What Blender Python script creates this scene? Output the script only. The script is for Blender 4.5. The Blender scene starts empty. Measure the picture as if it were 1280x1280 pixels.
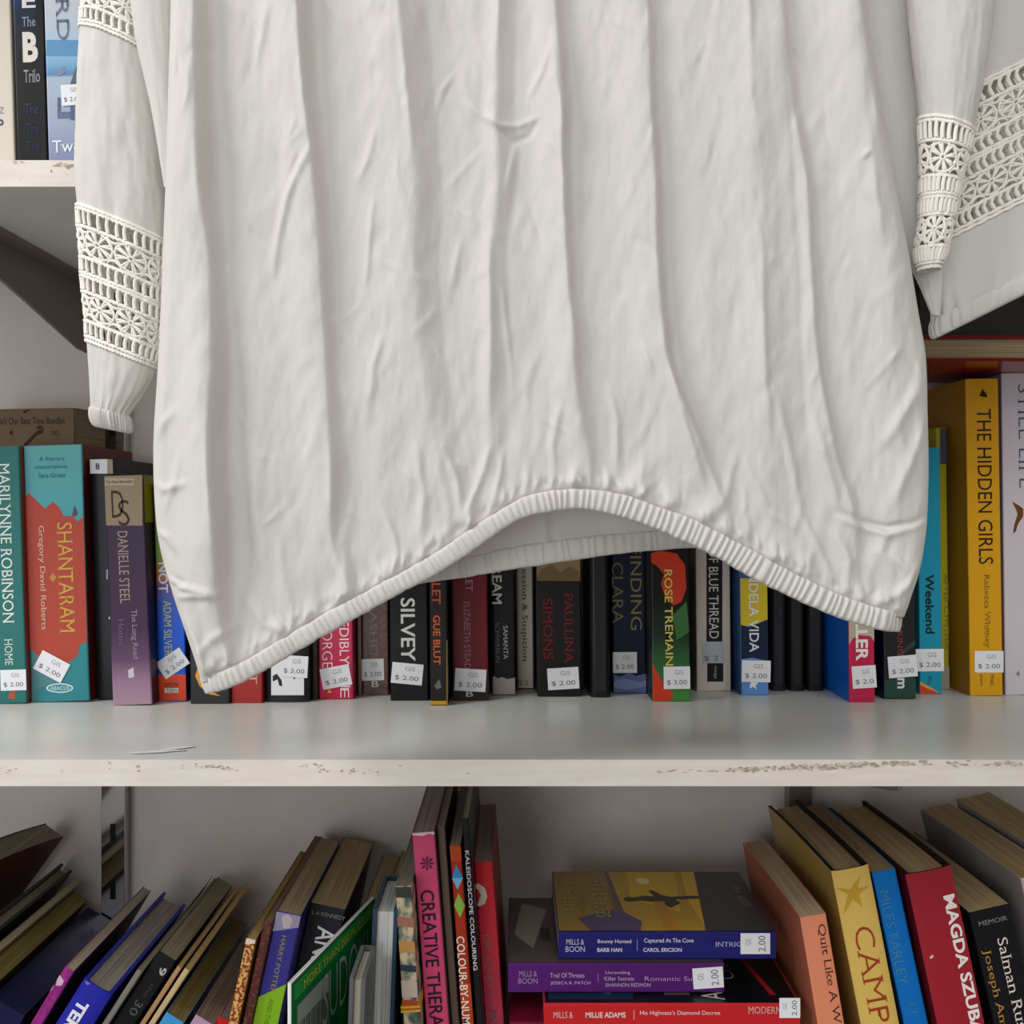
import bpy, bmesh, math, random
import numpy as np
from mathutils import Vector, Matrix

# ------------------------------------------------------------------ camera, world, light, exposure
SC = bpy.context.scene
COL = SC.collection
F = 1280.0
CZ = 1.5
cam_d = bpy.data.cameras.new('camera'); cam_d.lens = 36.0; cam_d.sensor_width = 36.0; cam_d.sensor_fit = 'HORIZONTAL'
cam_d.clip_start = 0.01
cam = bpy.data.objects.new('camera', cam_d); COL.objects.link(cam)
cam.location = (0, 0, CZ); cam.rotation_euler = (math.radians(90), 0, 0)
SC.camera = cam

W = bpy.data.worlds.new('world'); SC.world = W; W.use_nodes = True
bg = W.node_tree.nodes['Background']; bg.inputs[0].default_value = (1.0, 0.95, 0.93, 1); bg.inputs[1].default_value = 0.28

def area(name, loc, target, sx, sy, power, col):
    d = bpy.data.lights.new(name, 'AREA'); d.shape = 'RECTANGLE'; d.size = sx; d.size_y = sy; d.energy = power; d.color = col
    o = bpy.data.objects.new(name, d); COL.objects.link(o); o.location = loc
    o.rotation_euler = (Vector(target) - Vector(loc)).to_track_quat('-Z', 'Y').to_euler()
    return o
area('ceiling_light_left', (-1.9, -0.35, 2.85), (-0.1, 0.7, 1.4), 1.2, 0.6, 45, (1.0, 0.995, 0.985))
area('ceiling_light_right', (1.0, -1.1, 2.95), (0.1, 0.7, 1.4), 1.2, 0.5, 11, (1.0, 0.98, 0.95))
area('ceiling_light_far', (-0.3, -2.2, 2.9), (0, 0.7, 1.3), 1.8, 0.6, 14, (0.98, 0.99, 1.0))
area('low_front_fill', (-1.3, -2.7, 1.35), (0, 0.8, 1.25), 1.5, 1.7, 27, (0.95, 0.98, 1.0))  # cool fill added behind the camera to brighten the lower shelf, no real window
SC.view_settings.view_transform = 'Standard'; SC.view_settings.look = 'None'
SC.view_settings.exposure = 0.0; SC.view_settings.gamma = 1.0; SC.view_settings.use_curve_mapping = False

# ------------------------------------------------------------------ helpers
def lin(h):
    h = h.lstrip('#'); o = []
    for i in (0, 2, 4):
        c = int(h[i:i+2], 16) / 255.0
        o.append(c / 12.92 if c <= 0.04045 else ((c + 0.055) / 1.055) ** 2.4)
    return (o[0], o[1], o[2], 1.0)

_M = {}
def mat(h, rough=0.5, metal=0.0, spec=0.22, key=''):
    k = (h, rough, metal, spec, key)
    if k in _M: return _M[k]
    m = bpy.data.materials.new('paint_' + h.lstrip('#')); m.use_nodes = True
    b = m.node_tree.nodes['Principled BSDF']
    b.inputs['Base Color'].default_value = lin(h); b.inputs['Roughness'].default_value = rough
    b.inputs['Metallic'].default_value = metal; b.inputs['Specular IOR Level'].default_value = spec
    _M[k] = m; return m

def noise_mat(name, h1, h2, scale, rough=0.5, bump=0.0, detail=4, lo=0.35, hi=0.65, bscale=None):
    m = bpy.data.materials.new(name); m.use_nodes = True
    nt = m.node_tree; b = nt.nodes['Principled BSDF']; b.inputs['Roughness'].default_value = rough
    tc = nt.nodes.new('ShaderNodeTexCoord'); mp = nt.nodes.new('ShaderNodeMapping'); mp.inputs['Scale'].default_value = scale
    nt.links.new(tc.outputs['Object'], mp.inputs[0])
    n = nt.nodes.new('ShaderNodeTexNoise'); n.inputs['Scale'].default_value = 1.0; n.inputs['Detail'].default_value = detail
    nt.links.new(mp.outputs[0], n.inputs['Vector'])
    r = nt.nodes.new('ShaderNodeValToRGB'); r.color_ramp.elements[0].position = lo; r.color_ramp.elements[1].position = hi
    r.color_ramp.elements[0].color = lin(h1); r.color_ramp.elements[1].color = lin(h2)
    nt.links.new(n.outputs['Fac'], r.inputs[0]); nt.links.new(r.outputs[0], b.inputs['Base Color'])
    if bump:
        bp = nt.nodes.new('ShaderNodeBump'); bp.inputs['Strength'].default_value = bump; bp.inputs['Distance'].default_value = 0.0006
        if bscale:
            n2 = nt.nodes.new('ShaderNodeTexNoise'); mp2 = nt.nodes.new('ShaderNodeMapping'); mp2.inputs['Scale'].default_value = bscale
            nt.links.new(tc.outputs['Object'], mp2.inputs[0]); n2.inputs['Scale'].default_value = 1.0
            nt.links.new(mp2.outputs[0], n2.inputs['Vector']); nt.links.new(n2.outputs['Fac'], bp.inputs['Height'])
        else:
            nt.links.new(n.outputs['Fac'], bp.inputs['Height'])
        nt.links.new(bp.outputs[0], b.inputs['Normal'])
    return m

def ramp_mat(name, stops, h, rough=0.38, interp='LINEAR', wob=0.0):
    """printed cover: colour bands up the height h of a book (local z)"""
    m = bpy.data.materials.new(name); m.use_nodes = True
    nt = m.node_tree; b = nt.nodes['Principled BSDF']; b.inputs['Roughness'].default_value = rough; b.inputs['Specular IOR Level'].default_value = 0.22
    tc = nt.nodes.new('ShaderNodeTexCoord'); sp = nt.nodes.new('ShaderNodeSeparateXYZ'); nt.links.new(tc.outputs['Object'], sp.inputs[0])
    d = nt.nodes.new('ShaderNodeMath'); d.operation = 'DIVIDE'; d.inputs[1].default_value = h; nt.links.new(sp.outputs[2], d.inputs[0])
    src = d.outputs[0]
    if wob:
        n = nt.nodes.new('ShaderNodeTexNoise'); n.inputs['Scale'].default_value = 60; nt.links.new(tc.outputs['Object'], n.inputs['Vector'])
        a = nt.nodes.new('ShaderNodeMath'); a.operation = 'MULTIPLY_ADD'; a.inputs[1].default_value = wob; nt.links.new(n.outputs['Fac'], a.inputs[0]); nt.links.new(src, a.inputs[2]); src = a.outputs[0]
    r = nt.nodes.new('ShaderNodeValToRGB'); r.color_ramp.interpolation = interp
    el = r.color_ramp.elements
    el[0].position = stops[0][0]; el[0].color = lin(stops[0][1]); el[1].position = stops[-1][0]; el[1].color = lin(stops[-1][1])
    for p, c in stops[1:-1]:
        e = el.new(p); e.color = lin(c)
    nt.links.new(src, r.inputs[0]); nt.links.new(r.outputs[0], b.inputs['Base Color'])
    return m

_P = {}
def page_mat(h):
    k0 = h
    if h not in _P:
        r, g, b = (int(h.lstrip('#')[i:i+2], 16) for i in (0, 2, 4))
        d = '%02x%02x%02x' % (int(r*.86), int(g*.84), int(b*.80)); h = '%02x%02x%02x' % tuple(min(235, int(c*1.12)) for c in (r, g, b)); 
        _P[k0] = noise_mat('paper_' + h.lstrip('#'), d, h, (1700, 9, 9), rough=0.9, detail=2)
    return _P[k0]

def link(name, verts, faces, mats, midx=None, smooth=False, parent=None):
    me = bpy.data.meshes.new(name); me.from_pydata(verts, [], faces)
    for m in (mats if isinstance(mats, (list, tuple)) else [mats]): me.materials.append(m)
    if midx is not None: me.polygons.foreach_set('material_index', midx)
    if smooth: me.polygons.foreach_set('use_smooth', [True] * len(me.polygons))
    me.update()
    o = bpy.data.objects.new(name, me); COL.objects.link(o)
    if parent: o.parent = parent
    return o

class MB:
    """collects shapes of several colours into ONE mesh"""
    def __init__(s): s.v = []; s.f = []; s.m = []; s.mats = []
    def mi(s, m):
        if m not in s.mats: s.mats.append(m)
        return s.mats.index(m)
    def add(s, vs, fs, m):
        o = len(s.v); i = s.mi(m); s.v += [tuple(v) for v in vs]
        for f in fs: s.f.append(tuple(o + k for k in f)); s.m.append(i)
    def box(s, x0, x1, y0, y1, z0, z1, m):
        vs = [(x0,y0,z0),(x1,y0,z0),(x1,y1,z0),(x0,y1,z0),(x0,y0,z1),(x1,y0,z1),(x1,y1,z1),(x0,y1,z1)]
        s.add(vs, [(0,3,2,1),(4,5,6,7),(0,1,5,4),(1,2,6,5),(2,3,7,6),(3,0,4,7)], m)
    def extrude(s, prof, z0, z1, m, cap=True):
        n = len(prof); vs = [(x,y,z0) for x,y in prof] + [(x,y,z1) for x,y in prof]
        fs = [(i,(i+1)%n,n+(i+1)%n,n+i) for i in range(n)]
        if cap: fs += [tuple(range(n-1,-1,-1)), tuple(range(n,2*n))]
        s.add(vs, fs, m)
    def build(s, name, parent=None, bevel=0, smooth=False):
        o = link(name, s.v, s.f, s.mats, s.m, smooth, parent)
        if bevel:
            b = o.modifiers.new('bevel', 'BEVEL'); b.width = bevel; b.segments = 2; b.limit_method = 'ANGLE'
        return o

def tag(o, label=None, cat=None, group=None, kind=None):
    if label: o['label'] = label
    if cat: o['category'] = cat
    if group: o['group'] = group
    if kind: o['kind'] = kind
    return o
def empty(name, loc, rot=(0,0,0)):
    o = bpy.data.objects.new(name, None); COL.objects.link(o); o.location = loc; o.rotation_euler = rot; o.empty_display_size = 0.02
    return o

_T = {}
SERIF = {'MARILYNNE ROBINSON', 'HOME', 'SHANTARAM', 'Gregory David Roberts', 'DANIELLE STEEL', 'The Long Road', 'Home', 'Quit Like A Woman', 'CAMP', 'Salman Rushdie', 'Joseph Anton', 'Oppression & Suspicion',
         'PAULLINA', 'SIMONS', 'Two', 'Trilo', 'The', 'Rebecca Whitney', 'HARRY POTTER', 'STILL LIFE', 'ASHER', 'ARD', 'INTRIGUE', 'MODERN', 'H'}
def text_geo(s, weight=0.0, serif=False):
    """outline of a word normalised to the unit box"""
    k = (s, weight, serif)
    if k in _T: return _T[k]
    cu = bpy.data.curves.new('lettering', 'FONT'); cu.body = s; cu.size = 1.0; cu.offset = weight; cu.resolution_u = 3
    ob = bpy.data.objects.new('lettering', cu); COL.objects.link(ob)
    dg = bpy.context.evaluated_depsgraph_get(); ev = ob.evaluated_get(dg); me = ev.to_mesh()
    vs = [(v.co.x, v.co.y) for v in me.vertices]; fs = [tuple(p.vertices) for p in me.polygons]
    if serif:                                   # short bars across the stroke ends
        cnt = {}
        for p in me.polygons:
            for ek in p.edge_keys: cnt[ek] = cnt.get(ek, 0) + 1
        for (a, b_), n_ in cnt.items():
            if n_ != 1: continue
            (xa, ya), (xb, yb) = vs[a], vs[b_]
            if abs(ya - yb) < .004 and .03 < abs(xa - xb) < .17:
                xl_, xr_ = min(xa, xb) - .055, max(xa, xb) + .055; o_ = len(vs)
                vs += [(xl_, ya - .018), (xr_, ya - .018), (xr_, ya + .018), (xl_, ya + .018)]; fs.append((o_, o_+1, o_+2, o_+3))
    ev.to_mesh_clear(); bpy.data.objects.remove(ob); bpy.data.curves.remove(cu)
    x0 = min(v[0] for v in vs); x1 = max(v[0] for v in vs); y0 = min(v[1] for v in vs); y1 = max(v[1] for v in vs)
    vs = [((x-x0)/(x1-x0) - .5, (y-y0)/(y1-y0) - .5) for x, y in vs]
    _T[k] = (vs, fs); return _T[k]

# ------------------------------------------------------------------ measured planes of the place
Y_EDGE = 0.62; Y_WALL = 0.93
Z_UP, Z_MID, Z_LOW = 1.713, 1.350, 0.987
TH = 0.016

wall_m = noise_mat('white_wall_paint', 'cfc6c1', 'd8d0cb', (14, 14, 14), rough=0.75, bump=0.12, bscale=(500, 500, 500))
mb = MB(); mb.box(-2.2, 2.2, Y_WALL, Y_WALL + 0.1, 0, 3.0, wall_m)
tag(mb.build('wall_back'), kind='structure')
mb = MB(); mb.box(-2.2, 2.2, -3.0, Y_WALL + 0.1, -0.1, 0, noise_mat('grey_carpet', '6d675f', '7b746c', (60, 60, 60), rough=0.95))
tag(mb.build('floor'), kind='structure')

# ------------------------------------------------------------------ shelf boards with chipped front edges
white_lam = noise_mat('white_laminate', 'd4d6d0', 'dadcd7', (9, 22, 9), rough=0.30, bump=0.03, bscale=(90, 90, 90))
edge_m = noise_mat('white_edge_band', 'd9d1c8', 'e1dad2', (30, 30, 200), rough=0.45)
chip_m = noise_mat('bare_chipboard', '9a8870', 'b5a690', (900, 900, 900), rough=0.95)
chip2_m = noise_mat('worn_edge_band', 'c0b5a6', 'd2c9bd', (900, 900, 900), rough=0.9)

def shelf(zt, label, chips, seed):
    rnd = random.Random(seed)
    o = empty('wall_shelf', (0, Y_EDGE, zt - TH))
    mb = MB()
    mb.box(-1.05, 1.05, 0.0012, Y_WALL - Y_EDGE, 0, TH, white_lam)
    mb.build('board', o, bevel=0.0004)
    eb = MB(); lift = [0.0]
    eb.box(-1.05, 1.05, 0, 0.0012, 0, TH, edge_m)
    def blob(px, py, rx, ry, m):
        x = (px - 640) / F * Y_EDGE; z = CZ - (py - 640) / F * Y_EDGE - (zt - TH); s = Y_EDGE / F
        n = rnd.randint(7, 10); pts = []
        for i in range(n):
            a = i * 2 * math.pi / n; r = rnd.uniform(.55, 1.1)
            pts.append((x + rx*s*r*math.cos(a), -0.00004 - lift[0], min(TH - .0002, max(.0005, z + ry*s*r*math.sin(a)))))
        lift[0] += .0000012; eb.add(pts, [tuple(range(n))], m)
    for (x0, y0, x1, y1, n, rx, ry) in chips:
        for k in range(n):
            t = rnd.random()
            blob(x0 + (x1-x0)*t + rnd.uniform(-2, 2), y0 + (y1-y0)*t + rnd.gauss(0, 1.6), rnd.uniform(.4, 1)*rx, rnd.uniform(.4, 1)*ry, chip_m if rnd.random() < .6 else chip2_m)
    eb.build('edge_band', o)
    tag(o, label, 'shelf')
    return o
shelf(Z_UP, 'upper white laminate shelf at left, behind the blouse sleeve', [(70, 206, 92, 207, 9, 6, 2), (64, 215, 66, 216, 2, 2, 2), (84, 216, 86, 216, 2, 1.5, 1), (5, 204, 35, 203, 6, 4, .8), (22, 224, 26, 224, 2, 2, .7)], 3)
shelf(Z_MID, 'long white laminate shelf with chipped front edge below the blouse',
      [(0, 962, 18, 962, 6, 4, 1), (76, 964, 80, 964, 2, 3, 1), (126, 959, 140, 959, 4, 3, .8), (172, 958, 178, 965, 6, 3, 2),
       (226, 958, 232, 958, 2, 3, .8), (244, 958, 290, 959, 16, 5, 1.4), (284, 960, 298, 963, 8, 4, 1.4), (376, 957, 406, 958, 10, 4, 1.2), (400, 962, 412, 963, 6, 4, 1.6),
       (424, 965, 430, 964, 2, 3, 1), (436, 964, 444, 965, 5, 3, 2), (452, 966, 456, 966, 2, 2, .8), (462, 963, 474, 965, 4, 3, 1.3), (498, 958, 502, 958, 2, 2, .8), (582, 967, 588, 967, 2, 3, .8),
       (820, 964, 902, 964, 16, 6, .9), (908, 963, 1010, 958, 75, 5, 2.4), (1000, 960, 1080, 956, 60, 5, 2.3), (1060, 955, 1165, 953, 50, 5, 2), (1186, 954, 1212, 954, 12, 5, 1.3), (1230, 955, 1280, 954, 20, 6, 1.5)], 5)
shelf(Z_LOW, 'lowest white laminate shelf carrying the leaning books', [], 9)

# tape residue on the shelf top
r = random.Random(4); mb = MB()
for (x, y, L, a) in [(.0, .0, .017, .2), (.006, .008, .013, .5), (-.008, -.004, .012, .1)]:
    n = 9; pts = []
    for i in range(n):
        t = i * 2 * math.pi / n; q = r.uniform(.75, 1.1)
        px, py = L*q*math.cos(t), .0035*q*math.sin(t)
        pts.append((x + px*math.cos(a) - py*math.sin(a), y + px*math.sin(a) + py*math.cos(a), 0.0003 + .00005*i))
    mb.add(pts, [tuple(range(n))], mat('eeeeec', .45))
o = mb.build('tape_residue'); o.location = (-.218, .641, Z_MID); tag(o, 'pale scrap of old tape stuck on the long shelf, left side', 'tape')

# ------------------------------------------------------------------ slotted uprights with brackets
chrome = mat('c4c2c2', 0.08, 1.0); dark_slot = mat('16120f', 0.7)
brkt = mat('8d8078', 0.45, 0.3)
def upright(x, label, roll):
    o = empty('shelf_upright', (x, Y_WALL, 0.45))
    mb = MB(); w = .0105; d = .014
    mb.box(-w, w, -d, 0, 0, 1.9, chrome if roll else mat('a39890', .35, .85))
    for k in range(36):
        z = .03 + k * .0518
        mb.box(-.0026, .0026, -d - .0002, -d + .0005, z, z + .016, dark_slot)
    mb.build('rail', o, bevel=.0012)
    for zt in (Z_UP, Z_MID, Z_LOW):
        zb = zt - TH - .45 - .0003
        b = MB()
        prof = [(-d - .0003, zb), (-d - .0003, zb - .060), (-.06, zb - .058), (-.16, zb - .036), (-.272, zb - .013), (-.280, zb - .010), (-.280, zb)]
        n = len(prof); vs = [(-.013, y, z) for y, z in prof] + [(-.0105, y, z) for y, z in prof]
        b.add(vs, [(i, (i+1) % n, n+(i+1) % n, n+i) for i in range(n)] + [tuple(range(n-1, -1, -1)), tuple(range(n, 2*n))], brkt)
        b.box(-.0125, .004, -.270, -d - .002, zb - .0018, zb, brkt)
        b.build('bracket', o)
    tag(o, label, 'shelf upright')
upright(-.357, 'shiny slotted metal shelf upright on the wall at left', True)
upright(.258, 'dull slotted metal shelf upright at right behind the yellow hardback', False)

# ------------------------------------------------------------------ books
STK = mat('e9eaee', 0.6); STK_INK = mat('6a6c78', 0.7); STK_INK2 = mat('9a9ca6', 0.7)

def on_px(px, py, Y): return ((px - 640) / F * Y, CZ - (py - 640) / F * Y)

class Book:
    def __init__(s, label, kind='paperback', name='book', cat='book', cover='222222', cover_mat=None, side=None, pages='c9b597', depth=.13,
                 gloss=.36, yaw=0.0, bend=0.0, group=None, fore=False, curl=0.0, boards=None):
        s.label, s.kind, s.name, s.cat, s.depth, s.bend, s.group, s.yaw, s.fore = label, kind, name, cat, depth, bend, group, yaw, fore
        s.gloss = gloss; s.cover_c, s.cover_m, s.side_c, s.pages = cover, cover_mat, side, pages
        s.texts = []; s.decs = []; s.stk = []; s.faces = []; s.ftexts = []; s.curl = curl; s.boards = boards
    # placements ---------------------------------------------------
    def stand(s, xl, xr, yt, yb, dx=0, zshelf=Z_MID):
        s.Y = (CZ - zshelf) * F / (yb - 640); k = s.Y / F
        s.th = (xr - xl) * k; s.h = (yb - yt) * k
        s.a = math.atan2(dx, yb - yt); s.h /= math.cos(s.a)
        X = ((xl + xr) / 2 - 640) * k
        s.loc = (X, s.Y, zshelf + abs(math.sin(s.a)) * s.th / 2 + .0002); s.rx = s.a
        return s
    def behind(s, xl, xr, yt, Y, dx=0, zshelf=Z_MID):
        yb = 640 + (CZ - zshelf) * F / Y
        return s.stand(xl, xr, yt, yb, dx, zshelf)
    def lean(s, tlx, tly, tpx, deg, Y, zshelf=Z_LOW, h=None):
        s.Y = Y; k = Y / F; s.th = tpx * k; s.a = math.radians(deg)
        X, Z = on_px(tlx, tly, Y); sa, ca = math.sin(s.a), math.cos(s.a)
        s.h = (Z - zshelf - max(0, s.th * sa)) / ca if h is None else h
        s.h -= .0003
        bx = X - s.h * sa + s.th / 2 * ca; bz = Z - s.h * ca - s.th / 2 * sa
        s.loc = (bx, Y, bz); return s
    def lie(s, xl, yt, xr, yb, Y, tilt=0):
        s.Y = Y; k = Y / F; s.th = (yb - yt) * k; s.h = (xr - xl) * k; s.a = math.radians(-90 + tilt)
        X, Z = on_px(xr, (yt + yb) / 2, Y); s.loc = (X, Y, Z); return s
    # pixel -> spine
    def uv(s, px, py):
        X, Z = on_px(px, py, s.Y); dx, dz = X - s.loc[0], Z - s.loc[2]
        return dx * math.cos(s.a) - dz * math.sin(s.a), dx * math.sin(s.a) + dz * math.cos(s.a)
    # print --------------------------------------------------------
    def text(s, t, cx, cy, L, H, col, mode='down', w=0.0): s.texts.append((t, cx, cy, L, H, col, mode, w)); return s
    def dec(s, pts, col): s.decs.append((pts, col)); return s
    def rect(s, x0, y0, x1, y1, col): return s.dec([(x0, y0), (x1, y0), (x1, y1), (x0, y1)], col)
    def sticker(s, cx, cy, w, h, rot=0, big='$ 2.00', top='GIS', up=False): s.stk.append((cx, cy, w, h, rot, big, top, up)); return s
    def face(s, pts, col): s.faces.append((pts, col)); return s          # (depth fraction, height fraction) on the right-hand cover
    def ftext(s, t, fy, fz, L, H, col, w=0.0): s.ftexts.append((t, fy, fz, L, H, col, w)); return s

    def build(s):
        root = empty(s.name, s.loc, (0, s.a, s.yaw)); tag(root, s.label, s.cat, s.group)
        s.depth = min(s.depth, (Y_WALL - .016) - s.Y)
        hw, h, d = s.th / 2, s.h, s.depth
        cm = s.cover_m if s.cover_m else mat(s.cover_c, s.gloss)
        if callable(cm): cm = cm(h)
        sm = mat(s.side_c, s.gloss) if s.side_c else cm
        ny = 8
        def bx(y): return s.bend * (max(0, y) / d) ** 2
        C = MB()
        def sheet(prof_o, prof_i, z0, z1, m, mspine=None, n_side=0):
            n = len(prof_o)
            ring = prof_o + prof_i[::-1]; N = len(ring)
            vs = [(x, y, z0) for x, y in ring] + [(x, y, z1) for x, y in ring]
            fs_s, fs_c = [], []
            for i in range(N):
                f = (i, (i+1) % N, N + (i+1) % N, N + i)
                (fs_s if (i < n_side or (n - 1 - n_side <= i < n - 1)) else fs_c).append(f)
            for i in range(n - 1):
                j = N - 1 - i
                fs_c.append((i, j, j - 1, i + 1)); fs_c.append((N + i, N + i + 1, N + j - 1, N + j))
            C.add(vs, fs_s + fs_c, m)
            if s.boards:
                k = C.mi(mat(s.boards, .6)); base = len(C.f) - len(fs_s) - len(fs_c)
                for q, f_ in enumerate(fs_s + fs_c):
                    side_face = f_[2] == f_[1] + N or f_[2] == N + f_[1]
                    if (side_face and f_[0] >= n) or not side_face: C.m[base + q] = k
            if mspine is not None:
                k = C.mi(mspine); base = len(C.f) - len(fs_s) - len(fs_c)
                for q in range(len(fs_s)): C.m[base + q] = k
        ys = [d * (1 - i / ny) for i in range(ny)]
        if s.kind in ('paperback', 'booklet'):
            t = .0004; r = min(.0012, hw * .45)
            L = [(-hw + bx(y) - s.curl * (y / d) ** 3, y) for y in ys if y > r * 1.5]
            R = [(hw + bx(y), y) for y in ys if y > r * 1.5][::-1]
            arcL = [(-hw + r - r * math.cos(q), r - r * math.sin(q)) for q in (0, .5, 1.0, 1.57)]
            arcR = [(hw - r + r * math.sin(q), r - r * math.cos(q)) for q in (0, .57, 1.07, 1.57)]
            outer = L + arcL + arcR + R
            inner = []
            for (x, y) in outer:
                inner.append((x + t * (1 if x < bx(y) else -1), max(y, t)))
            sheet(outer, inner, 0, h, cm, sm if s.side_c else None, len(L))
            p_in, p0, p1, pf = .0005, .0006, h - .0006, d - .0008
            prof = [(-hw + p_in + bx(y), y) for y in [pf * (1 - i / ny) for i in range(ny)] + [.0008]] 
            prof += [(hw - p_in + bx(y), y) for y in [.0008] + [pf * (i + 1) / ny for i in range(ny)]]
            P = MB(); P.extrude(prof, p0, p1, page_mat(s.pages)); P.build('page_block', root)
        elif s.kind == 'hardback':
            t = .0026; bul = min(.0020, hw * .16)
            def ysp(x):
                q = abs(x) / hw
                return bul * q ** 3.2
            xs = [-hw + 2 * hw * i / 14 for i in range(15)]
            L = [(-hw + bx(y), y) for y in ys if y > bul * 1.3]; R = [(hw + bx(y), y) for y in ys if y > bul * 1.3][::-1]
            outer = L + [(x, ysp(x)) for x in xs] + R
            inner = [(x + t, y) for x, y in L] + [(x * (hw - t) / hw, ysp(x) + .0013) for x in xs] + [(x - t, y) for x, y in R]
            sheet(outer, inner, 0, h, cm, sm if s.side_c else None, len(L))
            o_ = .0032; pf = d - .004
            prof = [(-hw + t + .0002 + bx(y), y) for y in [pf * (1 - i / ny) for i in range(ny - 1)]]
            prof += [(x * (hw - t - .0003) / hw, ysp(x) + .0022 + .001 * (1 - (x / hw) ** 2)) for x in xs]
            prof += [(hw - t - .0002 + bx(y), y) for y in [pf * (1 - i / ny) for i in range(ny - 1)][::-1]]
            P = MB(); P.extrude(prof, o_, h - o_, page_mat(s.pages)); P.build('page_block', root)
        elif s.kind == 'block':
            C.box(-hw, hw, 0, d, 0, h, cm)
        elif s.kind == 'case':
            r = min(.004, hw * .7)
            def rr(x0, x1, y0, y1):
                p = []
                for cx, cy, q in ((x1-r, y0+r, -90), (x1-.001, y1-.001, 0), (x0+.001, y1-.001, 90), (x0+r, y0+r, 180)):
                    rad = r if cy == y0 + r else .001
                    p += [(cx + rad*math.cos(math.radians(q+k*22.5)), cy + rad*math.sin(math.radians(q+k*22.5))) for k in range(5)]
                return p
            C.extrude(rr(-hw, hw, 0, d), 0, .0035, cm); C.extrude(rr(-hw+.0006, hw-.0006, .0007, d-.001), .0035, h-.0035, cm); C.extrude(rr(-hw, hw, 0, d), h-.0035, h, cm)
            C.box(-hw + r, hw - r, .0002, .001, .0045, h - .0045, mat('2b2c2f', .12))
        def ysurf(x):
            if s.kind == 'hardback': return min(.0020, hw * .16) * (min(1, abs(x) / hw)) ** 3.2
            return 0
        if s.fore: pass
        lay = .00012
        for pts, col in s.decs:
            lp = [s.uv(*p) for p in pts]
            lp = [(max(-hw * .985, min(hw * .985, x)), max(.0004, min(h - .0004, z))) for x, z in lp]
            if sum(lp[i][0]*lp[(i+1) % len(lp)][1] - lp[(i+1) % len(lp)][0]*lp[i][1] for i in range(len(lp))) < 0: lp = lp[::-1]
            C.add([(x, -lay, z) for x, z in lp], [tuple(range(len(lp)))], mat(col, s.gloss)); lay += .00004
        lay += .0001
        k = s.Y / F
        for t, cx, cy, L, H, col, mode, w in s.texts:
            vs, fs = text_geo(t, w, t in SERIF); ux, uz = s.uv(cx, cy); L *= k; H *= k; out = []
            for x, y in vs:
                lx, lz = (ux + y * H, uz - x * L) if mode == 'down' else (ux + x * L, uz + y * H) if mode == 'h' else (ux - y * H, uz + x * L)
                out.append((lx, ysurf(lx) * .6 - lay, lz))
            C.add(out, fs, mat(col, .45))
        fl = .0001
        for pts, col in s.faces:
            lp = [(hw + bx(p[0]*d) + fl, p[0] * d, p[1] * h) for p in pts]
            C.add(lp, [tuple(range(len(lp)))], mat(col, s.gloss)); fl += .00003
        fl += .0001
        for t, fy, fz, L, H, col, w in s.ftexts:
            vs, fs = text_geo(t, w)
            C.add([(hw + fl, fy * d + x * L, fz * h + y * H) for x, y in vs], fs, mat(col, .45))
        cov = C.build('case' if s.kind == 'case' else 'cover', root)
        for cx, cy, w, hh, rot, big, top, up in s.stk:
            S = MB(); ux, uz = s.uv(cx, cy); w *= k; hh *= k; q = math.radians(rot)
            if s.a < -1: q += math.radians(-90) if not up else 0
            def P_(x, y): return (ux + x*math.cos(q) - y*math.sin(q), uz + x*math.sin(q) + y*math.cos(q))
            y0 = -lay - .0003
            c = [P_(-w/2, -hh/2), P_(w/2, -hh/2), P_(w/2, hh/2), P_(-w/2, hh/2)]
            vs = [(x, y0, z) for x, z in c] + [(x, y0 + .00012, z) for x, z in c]
            S.add(vs, [(0,1,2,3),(7,6,5,4),(0,4,5,1),(1,5,6,2),(2,6,7,3),(3,7,4,0)], STK)
            if big:
                tv, tf = text_geo(big, .0); S.add([(lambda p: (p[0], y0 - .0001, p[1]))(P_(x*w*.76, -hh*.22 + y*hh*.24)) for x, y in tv], tf, STK_INK)
            if top:
                tv, tf = text_geo(top, .0); S.add([(lambda p: (p[0], y0 - .0001, p[1]))(P_(w*.08 + x*w*.32, hh*.24 + y*hh*.2)) for x, y in tv], tf, STK_INK2)
            S.build('price_sticker', root)
        return root

G_MID = 'books standing on the long middle shelf'
exec_later = []

# ---- top left shelf
UPZ = Z_UP
def upbook(b, xl, xr, Y, dx, h):
    k = Y / F; b.Y = Y; b.th = (xr - xl) * k; b.h = h; b.a = math.atan2(dx, 100); X = ((xl + xr) / 2 - 640) * k
    b.loc = (X, Y, UPZ + abs(math.sin(b.a)) * b.th / 2 + .0002); return b
b = upbook(Book('cream paperback at the left edge of the upper shelf', cover='d2cabc', side='b9b0a4', depth=.13), -40, 20, .70, -3, .21)
b.text('Z', 2, 138, 6, 8, '8a8a94', 'h'); b.text('o', 1, 153, 7, 8, '3a3a66', 'h', .03); b.build()
b = upbook(Book('black and blue thick trilogy paperback with big white letter B, on upper shelf', cover_mat=lambda h: ramp_mat('blue_black_print', [(0, '07080c'), (.42, '06070a'), (.60, '0c1a33'), (.72, '174c8a'), (1, '2a6cae')], .215), side='0a0b0f', depth=.13), 23, 61, .70, -3, .215)
b.rect(44, -8, 58, 70, '0a0b10')
b.text('E', 36, 1, 17, 18, 'd9d6cf', 'h', .02); b.text('The', 36, 27, 17, 12, '8d9bb0', 'h'); b.text('B', 38, 59, 19, 38, 'd9d5cc', 'h', .045)
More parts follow.
